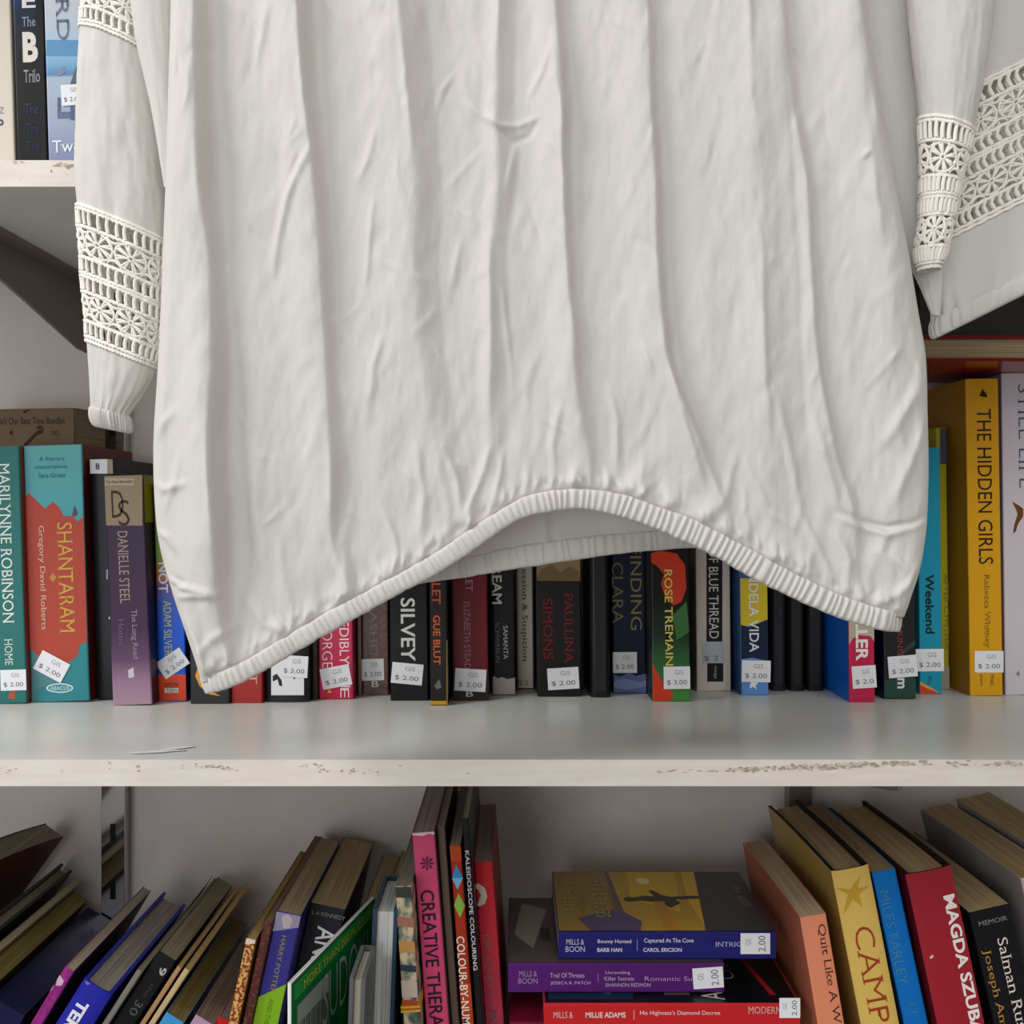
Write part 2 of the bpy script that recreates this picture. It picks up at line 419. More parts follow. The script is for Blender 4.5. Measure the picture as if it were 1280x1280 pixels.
b.text('Trilo', 40, 95, 20, 16, '9a9da2', 'h'); b.text('The', 40, 136, 16, 14, '1d3550', 'h'); b.text('The', 41, 161, 16, 14, '15284a', 'h'); b.text('The', 42, 183, 16, 13, '15254a', 'h')
b.build()
b = upbook(Book('pale blue seaside paperback beside the blouse sleeve on the upper shelf', cover_mat=lambda h: ramp_mat('pale_sea_print', [(0, '6f7596'), (.12, '7c84a8'), (.24, '9aa6bd'), (.40, 'a9b9cb'), (.405, '5d87b4'), (.45, '7fb0d4'), (.50, 'a8c3d6'), (.62, 'c3c8d2'), (1, 'c9cdd4')], .21), depth=.13), 62, 112, .70, -3, .21)
b.rect(58, 50, 112, 70, '5f95c3').dec([(86, 110), (98, 76), (101, 110)], '5a6478').dec([(70, 92), (80, 82), (83, 90), (74, 96)], '7d8da4').rect(72, 122, 76, 144, '5c6684').rect(72, 140, 88, 148, '63708f').rect(88, 130, 93, 150, '5a6482')
b.text('ARD', 78, 8, 84, 16, '6b768c', 'down', -.01).text('Two', 84, 183, 36, 15, 'e9ebef', 'h').text('P', 101, 38, 20, 8, '9aa2b0', 'down')
b.sticker(91, 119, 28, 26, 2); b.build()

# ---- middle shelf, left to right
def mid(label, **k): k.setdefault('group', G_MID); return Book(label, **k)

b = mid('teal paperback by the left frame edge with white capitals down its spine', cover='2a706c', side='8a3b34').stand(-16, 33.5, 559, 880, -10)
b.text('MARILYNNE ROBINSON', 8, 679, 200, 14, 'dfe6e2').text('HOME', 11, 815, 33, 10, 'c9d6d0').dec([(12, 866), (19, 862), (19, 874), (10, 873)], 'b4523c')
b.sticker(17, 850, 32, 26, 0); b.build()

b = mid('thick turquoise and red paperback with jagged skyline print at the left', cover_mat=lambda h: ramp_mat('skyline_print', [(0, '34858f'), (.18, '2c838d'), (.6, '2894a3'), (.8, '52a3aa'), (1, '5fa8ac')], h), side='6e1f1a', depth=.13).stand(39, 112, 558, 878, -10)
b.dec([(20, 624), (30, 622), (36, 616), (46, 626), (56, 636), (66, 627), (74, 634), (80, 645), (92, 645), (96, 652), (106, 646), (120, 650), (120, 802), (100, 806), (97, 820), (86, 828), (80, 842), (60, 834), (47, 822), (20, 812)], 'ae4230')
b.dec([(40, 812), (62, 834), (82, 842), (76, 852), (50, 860), (44, 876), (39, 877)], '4f8487')
b.dec([(93, 632), (97, 640), (96, 645), (90, 645)], '5a3d55')
b.text('SHANTARAM', 83, 722, 138, 19, 'cfa04a').text('Gregory David Roberts', 53, 722, 130, 9, 'd9b7a6').text('A literary', 65, 574, 32, 6, '2f7480', 'h').text('masterpiece', 64, 584, 40, 6, '2f7480', 'h').text('Sara Gruen', 65, 594, 33, 6, '2f7480', 'h')
b.dec([(62, 722), (66, 716), (71, 722), (66, 728)], 'b58a3c')
el = [(75 + 17*math.cos(t*math.pi/10), 860 + 6*math.sin(t*math.pi/10)) for t in range(20)]
b.dec(el, 'd6e4e4').dec([(75 + 15*math.cos(t*math.pi/10), 860 + 4.6*math.sin(t*math.pi/10)) for t in range(20)], '2f93a0').text('ABACUS', 75, 860, 24, 5, 'd6e4e4', 'h')
b.sticker(65, 833, 39, 26, -30); b.build()

b = mid('brown kraft covered book lying on top of the row at far left', cover='6d5b47', depth=.05, group=None, pages='8b7a64').lie(-60, 508, 92, 559, .855)
b.loc = (b.loc[0], b.loc[1], 1.5530 + b.th/2); b.yaw = math.radians(-9)
b.text("Isn't Our Best Time Bundles", 34, 525, 92, 9, '3d3227').text('no', 67, 541, 10, 6, '463a2d').dec([(22, 556), (42, 538), (52, 534), (50, 541), (40, 545), (28, 558)], '352a20').dec([(22, 513), (32, 505), (33, 510), (26, 516)], '352a20').dec([(3, 540), (8, 536), (9, 544)], '352a20').dec([(40, 534), (46, 531), (52, 533), (45, 536)], '352a20')
b.build()

b = mid('black book with white number 8 label at its top, behind the purple paperback', cover='17181c', pages='8d7b5f', kind='hardback').behind(121, 150, 574, .816, -9)
b.rect(112, 574, 134, 592, 'd9d9de').rect(134, 574, 150, 592, '9a8c72').text('8', 122, 583, 5, 8, '2a2a35', 'h', .02).rect(133, 712, 135, 724, '9a9aa0').rect(136, 771, 139, 774, 'c0c0c4'); b.build()

b = mid('purple paperback with a bronze monogram panel at its top', cover_mat=lambda h: ramp_mat('plum_print', [(0, 'a98a9b'), (.1, '94748c'), (.2, '5d3d5c'), (.32, '3a2240'), (1, '2f1a38')], h), side='2b1a33', depth=.12).stand(141, 190, 595, 882, -11)
b.rect(128, 594, 178, 657, '8d7a62').rect(131, 598, 167, 607, 'a8977e')
b.text('D', 147, 630, 15, 34, '2f2419', 'h', -.01).text('S', 155, 641, 14, 32, '2f2419', 'h', -.01).text('DANIELLE STEEL', 155, 709, 90, 13, 'a08c84').text('The Long Road', 168, 793, 62, 9, '9c8a9c').text('Home', 152, 790, 34, 8, '6d5674').dec([(160, 838), (167, 834), (168, 846), (161, 848)], 'cbbccb')
b.face([(0, .79), (.99, .79), (.99, .998), (0, .998)], '8e8a1c').text('The New Bestseller', 149, 602, 34, 4, '5b4a36', 'h'); b.build()


b = mid('rainbow spine paperback with white and yellow capitals beside the blouse', cover_mat=lambda h: ramp_mat('rainbow_print', [(0, '1b5fd6'), (.32, '1559d8'), (.46, '3a5fc0'), (.52, '6a5590'), (.58, 'b5743c'), (.68, '7aa24a'), (.8, '8cab58'), (1, 'b9b04a')], h), side='2a3a6a', depth=.12).stand(198, 233, 605, 877, -6)
b.rect(196, 843, 234, 878, 'dc4a26').text('NOT', 204, 722, 38, 12, 'd5dff0', 'down', .02).text('ADAM SILVERA', 210, 789, 76, 10, 'bfc878').text('SIMON', 214, 856, 17, 6, '2c1712', 'h').rect(206, 860, 223, 866, 'dfd8d0').text('TEEN', 214.5, 863, 14, 4.5, '2c1712', 'h')
b.sticker(216, 829, 36, 24, 33, big='$ 2.00'); b.build()

b = mid('black paperback with an orange arc under the left hem corner', cover='2b2c2e', depth=.12).stand(238, 287, 640, 880, -3)
b.dec([(247, 835), (256, 850), (268, 866), (276, 870), (262, 868), (250, 858), (244, 845)], 'e09a2e'); b.build()
b = mid('plain brick red paperback just right of the left hem corner', cover='a52f2c', depth=.12).stand(289, 328, 650, 879, -2); b.text('THE LOST', 316, 800, 110, 10, 'd0a8a0'); b.build()
b = mid('black book with a white logo panel and sticker under the hem', cover='202226', depth=.125, kind='hardback').stand(333, 386, 640, 878, -3)
b.rect(339, 822, 380, 869, 'e6e7ea').dec([(341, 845), (346, 842), (352, 850), (353, 858), (349, 857), (347, 849), (341, 852)], '3a2428').dec([(366, 846), (370, 845), (368, 850)], '3a2428'); b.sticker(368, 833, 34, 27, -4); b.build()
b = mid('thin dark maroon book wedged left of the pink paperback', cover='2e1519', depth=.12).behind(389, 398, 655, .818, -2); b.build()
b = mid('bright pink paperback with white capitals in two lines', cover='c9284f', depth=.125, pages='a89678', side='a8203f').stand(399, 442, 640, 874, -3)
b.text('THE INCREDIBLY C', 430, 772, 150, 12, 'f0dfe4').text('GEORGE', 409, 800, 70, 13, 'f0dfe4', 'down', -.01).rect(426, 857, 438, 859, 'f0dfe4').text('E', 431, 866, 12, 11, 'f0dfe4').dec([(412, 861), (415, 866), (409, 866)], 'e0b040')
b.sticker(420, 846, 37, 26, 10); b.build()
b = mid('beige thin book between the pink and the brown paperbacks', cover='8c806c', depth=.11).behind(447.5, 452, 660, .836, -2); b.build()
b = mid('mottled brown paperback between the pink and black ones', cover_mat=lambda h: noise_mat('mottled_brown_print', '4a302b', '6f4c44', (260, 260, 260), rough=.4), depth=.115).stand(453, 486, 650, 869, -2)
b.text('ASHER', 467, 796, 66, 9, '9d8680').sticker(466, 837, 28, 27, 1, big='$ 2.00'); b.text('B', 469, 855, 9, 8, 'cfc8c4', 'h', .02); b.build()
b = mid('black paperback with a large bold white surname, above a sticker', cover='121214', side='1b1b1c', depth=.125).stand(488, 536, 655, 876, -2)
b.text('SILVEY', 510, 787, 79, 18, 'd8d6d2', 'down', .015).sticker(509, 842, 39, 26, -6); b.build()
b = mid('thin black book with orange capitals and a yellow foot', cover='1c1a18', depth=.115).stand(538, 560, 660, 882, -2)
b.text('BULLET', 545, 727, 56, 11, 'c4512c', 'down', .01).text('GUE BLUT', 546, 800, 62, 9, 'd05a2c', 'down', .02).rect(536, 876, 562, 883, 'c79324').dec([(543, 857), (549, 849), (552, 859), (546, 862)], '6e6a62').rect(558, 800, 560, 880, '8a6a1c'); b.build()
b = mid('maroon paperback with thin pale capitals and black foot', cover='6a1322', side='17101a', depth=.125).stand(566, 611, 665, 876, -3)
b.rect(560, 838, 615, 878, '24201f').text('SCARLET', 586, 712, 54, 9, 'b08a90').text('ELIZABETH STEAD', 584, 794, 84, 8, 'a07078').text('B', 587, 867, 9, 8, 'bdb7b7', 'h', .02); b.sticker(588, 850, 39, 28, -4); b.build()
b = mid('black paperback with white capitals EAM and a grey torn foot', cover='131316', depth=.115).stand(616, 644, 655, 869, -2)
b.dec([(613, 846), (618, 845), (622, 848), (628, 846), (634, 849), (646, 847), (646, 870), (613, 870)], 'b9b6b2').text('DREAM', 621, 724, 62, 12, 'e0dedb', 'down', .02).text('SAMANTA', 632, 803, 42, 6, 'c4c2c0', 'down', .01).text('SCHWEBLIN', 622, 803, 50, 5, '7e7c7c'); b.build()
b = mid('slim white paperback with brown serif title, right of the torn foot one', cover='d6ccc0', depth=.115).stand(647, 667, 660, 863, -2)
b.text('Oppression & Suspicion', 655, 752, 150, 9, '3a2a26').text('B 2', 654, 853, 12, 6, '7d7672', 'h'); b.rect(640, 860, 670, 864, '2a2422'); b.build()
b = mid('broad black paperback with two dim red columns of capitals', cover='181615', side='2a2622', depth=.125, pages='8c7a5c').stand(672, 727, 655, 871, -2)
b.rect(660, 700, 728, 726, '8a7452').dec([(668, 722), (676, 712), (690, 705), (700, 716), (712, 708), (724, 714), (728, 725), (668, 726)], '6d5a3e').text('PAULLINA', 711, 785, 88, 11, '7c1a24').text('SIMONS', 685, 786, 76, 12, '741820').rect(669, 790, 671, 872, 'a8966a'); b.sticker(704, 848, 39, 27, 3); b.build()
b = mid('glossy black disc case right of the broad black paperback', name='disc_case', cat='disc case', kind='case', cover='1b1c20', gloss=.3, group='black plastic disc cases', depth=.13).stand(738, 764, 672, 872, -2); b.build()
b = mid('dark navy paperback with dull gold capitals in two lines', cover='151d33', depth=.115).stand(767, 808, 650, 867, -2)
b.text('FINDING', 795, 735, 105, 14, '8a7c50').text('CLARA', 772, 741, 76, 14, '77704e').dec([(766, 843), (775, 846), (786, 841), (795, 845), (808, 842), (808, 868), (766, 868)], '6470a0').dec([(766, 852), (780, 848), (800, 853), (808, 850), (808, 858), (785, 862), (766, 860)], '8390b8'); b.sticker(781, 828, 30, 26, 0); b.build()
b = mid('paperback with orange poppies on green and yellow capitals', cover_mat=lambda h: ramp_mat('poppy_print', [(0, '3f8a3c'), (.2, '35683a'), (.38, '1c2d20'), (.6, '121512'), (1, '141412')], h), side='18181a', depth=.125).stand(816, 863, 660, 877, -3)
b.dec([(812, 692), (824, 688), (836, 690), (846, 692), (856, 706), (858, 735), (852, 752), (842, 757), (832, 748), (826, 730), (830, 718), (822, 708), (813, 703)], 'c43a22')
b.dec([(812, 828), (822, 842), (830, 856), (842, 866), (840, 874), (836, 877), (812, 877)], 'cf3e26').dec([(840, 770), (858, 752), (862, 790), (846, 800)], '3c6a38')
b.text('ROSE TREMAIN', 836, 772, 120, 10, 'd3c463', 'down', .01).sticker(846, 847, 33, 28, 0, big='$ 3.00'); b.build()
b = mid('white paperback with a black title strip, right of the poppy one', cover='cfc7bb', side='b5ac9e', depth=.115).stand(871, 914, 640, 864, -2)
b.rect(883, 690, 903, 803, '17171a').text('OF BLUE THREAD', 892, 742, 112, 12, 'd6d2ca').rect(878, 802, 906, 829, 'b3b7bd').text('$ 2', 889, 823, 18, 7, '6a6c74', 'h').rect(884, 829, 904, 852, '17181b').text('vintage', 894, 840, 16, 5, 'a8a49c'); b.build()
b = mid('paperback striped blue, yellow and navy with white italic capitals', cover='5f92d0', side='3f62a0', depth=.12).stand(927, 961, 650, 869, -3)
b.rect(920, 655, 966, 725, '3a5c9c').rect(920, 723, 966, 782, 'cfb82e').dec([(920, 781), (936, 784), (962, 774), (966, 826), (940, 822), (920, 824)], '1b2640').text('VENDELA VIDA', 942, 755, 120, 12, 'dfe2e6', 'down', .01)
b.dec([(938, 853), (941, 849), (943, 853), (948, 853), (944, 857), (946, 862), (941, 858), (937, 861)], 'eef0f3'); b.sticker(945, 839, 36, 27, -2); b.build()
for (xl, xr, pos) in ((964, 984, 'left one of three dark disc cases together under the right hem'), (987, 1007, 'middle one of three dark disc cases together under the right hem'), (1010, 1031, 'right one of three dark disc cases together, beside the blue book')):
    mid(pos, name='disc_case', cat='disc case', kind='case', cover='202122', gloss=.35, group='black plastic disc cases', depth=.125).stand(xl, xr, 672, 864, 0).build()
b = mid('hot pink spine paperback with blue side and white brush title', cover='c02750', side='1662c4', depth=.135).stand(1062, 1094, 650, 878, -3)
b.dec([(1058, 700), (1096, 700), (1096, 802), (1088, 795), (1074, 794), (1066, 798), (1058, 806)], 'bab29c').text('KILLER', 1077, 790, 72, 15, 'efeae2', 'down', .03); b.sticker(1080, 846, 30, 28, 3, big='$ 2.0'); b.build()
b = mid('dark paperback with a green foot and tiny red letters', cover='242426', side='17171a', depth=.12).stand(1105, 1145, 650, 874, -2)
b.dec([(1098, 850), (1145, 847), (1145, 872), (1098, 873)], '2b4a40').dec([(1105, 835), (1135, 806), (1146, 800), (1146, 806), (1120, 826)], '3d3e42').text('THE KING', 1125, 790, 58, 7, '8e3a3a').text('m', 1126, 854, 13, 9, 'dde0de', 'down', .03); b.sticker(1128, 833, 36, 27, 4); b.build()
b = mid('turquoise paperback with black word along its spine and orange foot', cover='1c94b0', depth=.12).stand(1150, 1178, 560, 868, -3)
b.dec([(1145, 854), (1160, 860), (1172, 866), (1178, 869), (1145, 869)], 'd04a22').dec([(1145, 852), (1160, 857), (1175, 866), (1160, 861), (1145, 856)], 'dca048').text('Weekend', 1162, 755, 74, 11, '14222a', 'down', .02).text('Wo', 1162, 850, 12, 6, '16566a'); b.sticker(1162, 825, 35, 28, 0); b.build()
b = mid('slim olive yellow paperback left of the tall golden yellow one', cover='b5a824', depth=.11).stand(1174, 1187, 535, 862, -4)
b.rect(1175, 535, 1196, 580, '4d5560').rect(1176, 833, 1196, 863, 'a8a08e').text('AFTER CYNTHIA', 1183, 765, 95, 6, '7d7a2c'); b.build()
b = mid('tall golden yellow paperback with black condensed capitals at right', cover='dba018', side='a8761a', depth=.135).stand(1213, 1254, 474, 870, -6)
b.text('THE HIDDEN GIRLS', 1231, 608, 194, 18, '2a2013', 'down', .0).text('Rebecca Whitney', 1233, 764, 92, 9, '8a6a1c').dec([(1224, 495), (1228, 486), (1233, 492), (1234, 497)], '2a2013').text('pan', 1226, 850, 13, 4, '6a5218').text('mac', 1240, 850, 13, 4, '6a5218')
b.sticker(1236, 827, 36, 27, -1); b.build()
b = mid('tall white paperback with purple letters at the right frame edge', cover='cfc9d0', side='8b8190', depth=.135).stand(1257, 1320, 467, 869, -5)
b.text('STILL LIFE', 1281, 545, 130, 16, '5a4a78', 'down', -.012).dec([(1265, 627), (1274, 632), (1279, 636), (1279, 645), (1272, 656), (1270, 664), (1266, 667), (1268, 655), (1272, 643), (1270, 637)], '6d4420').text('4', 1272, 842, 5, 7, '6a6470', 'h'); b.build()
b = mid('dark red hardback lying with pages out on top of the yellow and white books', kind='hardback', cover='7d1414', pages='b39e7d', depth=.13, group=None).lie(1130, 414, 1420, 447, .775)
zt = Z_MID + (868-467) * .842 / F
b.loc = (b.loc[0], b.loc[1] + .0, zt + b.th/2 + .0002); b.yaw = 0
b.yaw = math.pi
b.loc = (on_px(1420, 0, .775)[0], .775 + .13, b.loc[2]); b.a = math.radians(90)
b.gloss = .2
red_lying = b; b.build()
b = mid('thick charcoal book lying on top of the dark red hardback', kind='block', cover='45423f', depth=.12, group=None).lie(1150, 340, 1420, 412, .80)
b.loc = (b.loc[0], b.loc[1], red_lying.loc[2] + red_lying.th/2 + b.th/2 + .0004); b.build()

# ---- lower shelf, leaning group at left
def low(label, **k): k.setdefault('group', 'books on the lower shelf'); return Book(label, **k)
low('maroon covered book at the far left of the lower shelf', cover='5a2a26', depth=.17, pages='8d8578', bend=.02).lean(-104, 1098, 34, 36, .74).build()
low('dark grey book next to the maroon one, lower left corner', cover='2d2c2a', depth=.20, pages='8a8272', kind='hardback').lean(-75, 1197, 22, 36, .72).build()
low('thin cream magazine leaning between dark grey and olive edged books', name='magazine', cat='magazine', cover='b9ae92', depth=.205, pages='b3a685').lean(-48, 1218, 9, 36, .72).build()
low('olive edged paperback leaning against the thick navy volume', cover='574f1d', depth=.175, pages='83763c').lean(-38, 1226, 26, 35, .73).build()
low('thick navy volume with navy page edges in the lower left corner', kind='block', cover='19194a', depth=.20).lean(-10, 1246, 47, 30, .745).build()
b = low('slim magenta spined paperback leaning at lower left', cover_mat=lambda h: noise_mat('magenta_print', '7a1268', 'a5208c', (300, 300, 300), rough=.35), side='4a3d30', depth=.155, pages='b3a898').lean(81, 1208, 13, 31, .72)
b.dec([(68, 1222), (74, 1218), (80, 1226), (77, 1232), (70, 1232)], 'd7b6cf').dec([(60, 1232), (64, 1229), (66, 1236), (61, 1239)], 'c79ac0'); b.build()
b = low('royal blue hardback with white capitals TER leaning at left', kind='hardback', cover='2427a0', depth=.165, pages='a39a90').lean(105, 1223, 40, 32, .72)
b.text('TERRY', 87, 1282, 70, 15, 'e6e6ef', 'down', .04).dec([(106, 1226), (111, 1225), (113, 1230), (108, 1231)], '6d7fd0'); b.build()
low('grey paperback with a flaring curled cover right of the royal blue hardback', cover='7d7a74', side='8b8882', depth=.185, pages='9b917c', bend=.001, curl=.002).lean(172, 1211, 7, 33, .725).build()
b = low('black spined paperback with grey digits on its spine', cover='121316', depth=.15, pages='8c8268').lean(199, 1188, 25, 33, .735)
b.text('9', 203, 1214, 11, 9, 'b0b2b4', 'down', .02).text('30', 170, 1260, 20, 10, '5a6264').text('the', 186, 1238, 20, 5, '3a4446'); b.build()
low('tan stapled magazine left of two in the leaning group', name='magazine', cat='magazine', cover='b08a62', depth=.16, pages='c4a478').lean(222, 1207, 6, 33, .735).build()
low('cream stapled magazine right of the tan one', name='magazine', cat='magazine', cover='c9b184', depth=.17, pages='c9ab72').lean(231, 1210, 7, 33, .735).build()
b = low('sky blue spined paperback with olive page tops', cover='3f94d0', depth=.175, pages='7d6f3e', side='2d2a26').lean(208, 1265, 26, 32, .725); b.build()
low('mauve spined paperback with grey page tops left of the red one', cover='b394ad', depth=.165, pages='7b7165', side='1d1d20').lean(245, 1268, 26, 32, .73).build()
low('red spined paperback with grey pages below the ornate gold one', cover='c01f1c', depth=.165, pages='8b8175').lean(274, 1270, 20, 28, .735).build()
orn = lambda h: noise_mat('gold_brocade_print', '7a2313', 'd9a85a', (420, 420, 420), rough=.4, lo=.45, hi=.55)
b = low('ornate gold and red spined slim book leaning at left centre', cover_mat=orn, side='8b5a22', depth=.185, pages='a88e5a').lean(308, 1172, 12, 12, .715); b.rect(306, 1172, 321, 1180, 'ddd2bf'); b.build()
b = low('dark red gilded slim book left of the purple and green one', cover_mat=lambda h: noise_mat('oxblood_print', '4a1410', '8a4a2c', (380, 380, 500), rough=.4, lo=.5, hi=.7), side='5a3a20', depth=.19, pages='8a6a42').lean(330, 1150, 11, 12, .72); b.build()
b = low('purple paperback with lime green lower half of its spine', cover='352f80', depth=.165, pages='a08c6c', side='262160').lean(346, 1138, 31, 12, .725)
b.rect(330, 1136, 385, 1162, '8f8ba8').dec([(352, 1146), (360, 1142), (366, 1150), (362, 1160), (354, 1160)], 'b9a9b0').rect(290, 1239, 400, 1310, '7fae1c').text('HARRY POTTER', 348, 1205, 74, 6, '8f8a5c').text('AND THE', 336, 1265, 34, 6, '4d7a14'); b.build()
b = low('black paperback with white capital A lettering behind the green puzzle book', cover='1e1e26', side='1c1c40', depth=.165, pages='a9926c').lean(388, 1128, 45, 12, .76)
b.text('AND THEN', 396, 1222, 128, 24, 'dcd8d8', 'down', .01).text('L A KENNEDY', 411, 1144, 42, 5, '8a8474', 'h'); b.build()
low('black spined novel with tan page tops right of the white lettered one', cover='201a17', side='2a2018', depth=.15, pages='a08b66').lean(455, 1132, 24, 9, .795).build()
low('grey backed paperback with tan page tops behind the puzzle book', cover='6d6a5e', depth=.145, pages='a08b66').lean(482, 1126, 18, 4, .795).build()

# green puzzle book, turned so that its cover shows
b = low('green SUDOKU puzzle book with its cover turned to view', cover='e4e6e2', name='puzzle_book', cat='puzzle book', depth=.148, pages='e4e4de', yaw=math.radians(-13)).lean(359, 1229, 5, 0, .64)
b.a = 0
hh = b.h
b.face([(.004, .0), (.996, .0), (.996, .997), (.004, .997)], '17733c').face([(.03, .940), (.99, .940), (.99, .985), (.03, .985)], '2f9a48')
b.face([(.06, .70), (.40, .70), (.40, .915), (.06, .915)], '9aa39a').face([(.25, .40), (.60, .40), (.99, .62), (.99, .72), (.55, .66)], '0f5a2c').face([(.42, .5), (.6, .5), (.8, .64), (.6, .66)], '6b6f4a')
b.ftext('MORE THAN 200 PUZZLES', .52, .962, .120, .0055, 'c9c43a').ftext('SUDOKU', .64, .845, .095, .034, '9fb0a2', -.012)
for i in range(18): b.face([(.08 + i*.017, .73), (.087 + i*.017 + .004*(i % 3), .73), (.087 + i*.017 + .004*(i % 3), .86), (.08 + i*.017, .86)], '5e675f')
b.build()

# fore-edge-out books, drawn with their pages to the viewer
def fore(label, xl, xr, yt, Y, deg, cover, pages, depth=.13):
    b = low(label, kind='hardback', cover=cover, pages=pages, depth=depth).lean(xl, yt, xr - xl, deg, Y)
    b.yaw = math.pi; b.a = -b.a
    # turned round: the spine is at the back
    b.loc = (b.loc[0], Y + depth, b.loc[2]); b.build()
fore('cream paged small book with pages facing out beside the puzzle book', 437, 457, 1222, .66, 2, '5b5d5e', 'c2bcae', .050)
fore('blue covered hardback with its pale page edges facing out', 466, 497, 1136, .715, 2, '2c4258', 'c6cacb', .066)
b = low('collage patterned journal held by a yellow elastic', name='journal', cat='journal', cover_mat=lambda h: noise_mat('collage_print', '3c5a55', 'c9b896', (130, 60, 90), rough=.4, detail=5, lo=.42, hi=.58), depth=.15, pages='8d8878').lean(494, 1108, 20, -3.5, .715)
b.rect(492, 1108, 520, 1122, '3a3d38').rect(490, 1146, 540, 1158, 'a06a5c').rect(490, 1206, 540, 1214, '2f3a4a').rect(490, 1176, 540, 1190, 'b98a4c').rect(490, 1226, 540, 1246, 'c9b8a8').rect(490, 1250, 540, 1262, 'b5482c')
rj = b.build()
E = MB(); hw = b.th / 2
for zc_ in (b.uv(515, 1258)[1], b.uv(515, 1263)[1]):
    E.extrude([(-hw-.0012, -.0012), (hw+.0012, -.0012), (hw+.0012, b.depth+.001), (-hw-.0012, b.depth+.001)], zc_-.0008, zc_+.0008, mat('d8a82c', .5))
E.build('elastic', rj)

# ---- centre: tall colouring books
b = low('tall pink CREATIVE THERAPY colouring book', cover='d24a78', side='7d7068', depth=.17, pages='a79a92', bend=0).lean(515, 1041, 28, -4.3, .735)
b.dec([(514, 1037), (544, 1037), (544, 1043), (536, 1042), (528, 1045), (514, 1044)], 'd9d0cb').text('CREATIVE THERAPY', 541, 1210, 196, 17, '2a1722', 'down', .008)
for i in range(8):
    q = i * math.pi / 4; cx, cy = 534, 1079
    b.dec([(cx, cy), (cx + 7*math.cos(q-.25), cy + 7*math.sin(q-.25)), (cx + 10*math.cos(q), cy + 10*math.sin(q)), (cx + 7*math.cos(q+.25), cy + 7*math.sin(q+.25))], '6a1f45')
b.build()
low('brown backed tall book right of the pink colouring book', cover='6d5a4e', side='1b1620', depth=.165, pages='93877c', bend=0).lean(546, 1034, 10, -4.3, .745).build()
b = low('orange red COLOUR-BY-NUMBER spine with blue and green diamonds', cover='a8331a', side='14141f', depth=.17, pages='a0968c', bend=0).lean(562, 1057, 14, -4.1, .735)
b.rect(560, 1057, 582, 1076, 'b5481c').dec([(570, 1081), (579, 1097), (572, 1112), (563, 1098)], '3a8fd0').dec([(563, 1098), (579, 1097), (572, 1112)], '7ab8dc').dec([(573, 1116), (582, 1132), (575, 1147), (566, 1132)], '8fb84a').rect(574, 1228, 600, 1300, 'b5431c')
b.text('COLOUR-BY-NUMBER', 580, 1237, 134, 10, 'ece2d4', 'down', .01); b.build()
b = low('slim black KALEIDOSCOPE COLOURING spine with white letters', cover='17161a', depth=.17, pages='a79f98', curl=0).lean(577.5, 1023, 8.5, -4.1, .73)
b.text('KALEIDOSCOPE COLOURING', 589, 1138, 150, 5, 'd0ccca', 'down', .01); b.build()
b = low('tall red and pink book with faded capitals right of the colouring books', cover_mat=lambda h: ramp_mat('red_pink_print', [(0, 'b34a66'), (.4, 'b5405a'), (.75, 'b92e3c'), (1, 'bd1f28')], h), side='8a1c26', depth=.15, pages='8f7e74', bend=0).lean(592.5, 1078, 23, -4.1, .752)
b.dec([(590, 1106), (598, 1104), (606, 1110), (609, 1120), (606, 1130), (597, 1134), (590, 1132), (598, 1128), (601, 1119), (598, 1112), (590, 1111)], 'c9b8b0').dec([(590, 1132), (600, 1134), (597, 1138), (591, 1137)], '1f1416').text("DR KARL'S SCI", 612, 1222, 108, 9, '8a5a5e').text('ABC', 617, 1272, 20, 9, '8a5a5e'); b.build()

# ---- stack of romances lying flat
Gst = 'romance paperbacks lying in a stack'
def romance(label, **k): return Book(label, group=Gst, **k)
b = romance('navy romance paperback with sunset cover, topmost of the lying stack', cover='24246e', depth=.125, pages='9d917c', gloss=.3).lie(698, 1167, 970, 1201, .745)
b.text('MILLS &', 719, 1179, 22, 7, 'c9c4d8').text('BOON', 719, 1188, 24, 7, 'c9c4d8').text('Bounty Hunted', 768, 1179, 42, 6, 'd5d2e0', 'down', .01).text('BARB HAN', 762, 1189, 31, 5, 'd5d2e0', 'down', .02).rect(796, 1176, 797, 1190, '8a88b8').text('Captured At The Cove', 836, 1178, 62, 7, 'd5d2e0', 'down', .01).text('CAROL ERICSON', 828, 1189, 48, 5, 'd5d2e0', 'down', .02).text('INTRIGUE', 917, 1182, 46, 6, 'b0aed0')
# cover art : fractions (depth, from the right end to the left end)
b.face([(.02, .005), (.99, .005), (.99, .995), (.02, .995)], '6a5a5c').face([(.02, .28), (.99, .30), (.99, .70), (.02, .66)], 'c49a20').face([(.02, .70), (.99, .72), (.99, .995), (.02, .995)], '9a7c34').face([(.30, .40), (.99, .34), (.99, .60), (.5, .62)], 'e0b41c')
b.face([(.02, .31), (.99, .235), (.99, .31), (.5, .34)], 'e6b824').face([(.02, .005), (.99, .005), (.99, .24), (.02, .32)], '3a3438')
b.face([(.82 + .06*math.cos(t*.524), .53 + .035*math.sin(t*.524)) for t in range(12)], 'fbeaa0')
b.face([(.02, .44), (.55, .47), (.55, .52), (.02, .50)], 'c98a1c').face([(.02, .62), (.15, .60), (.35, .70), (.2, .9), (.02, .85)], '5a4870')
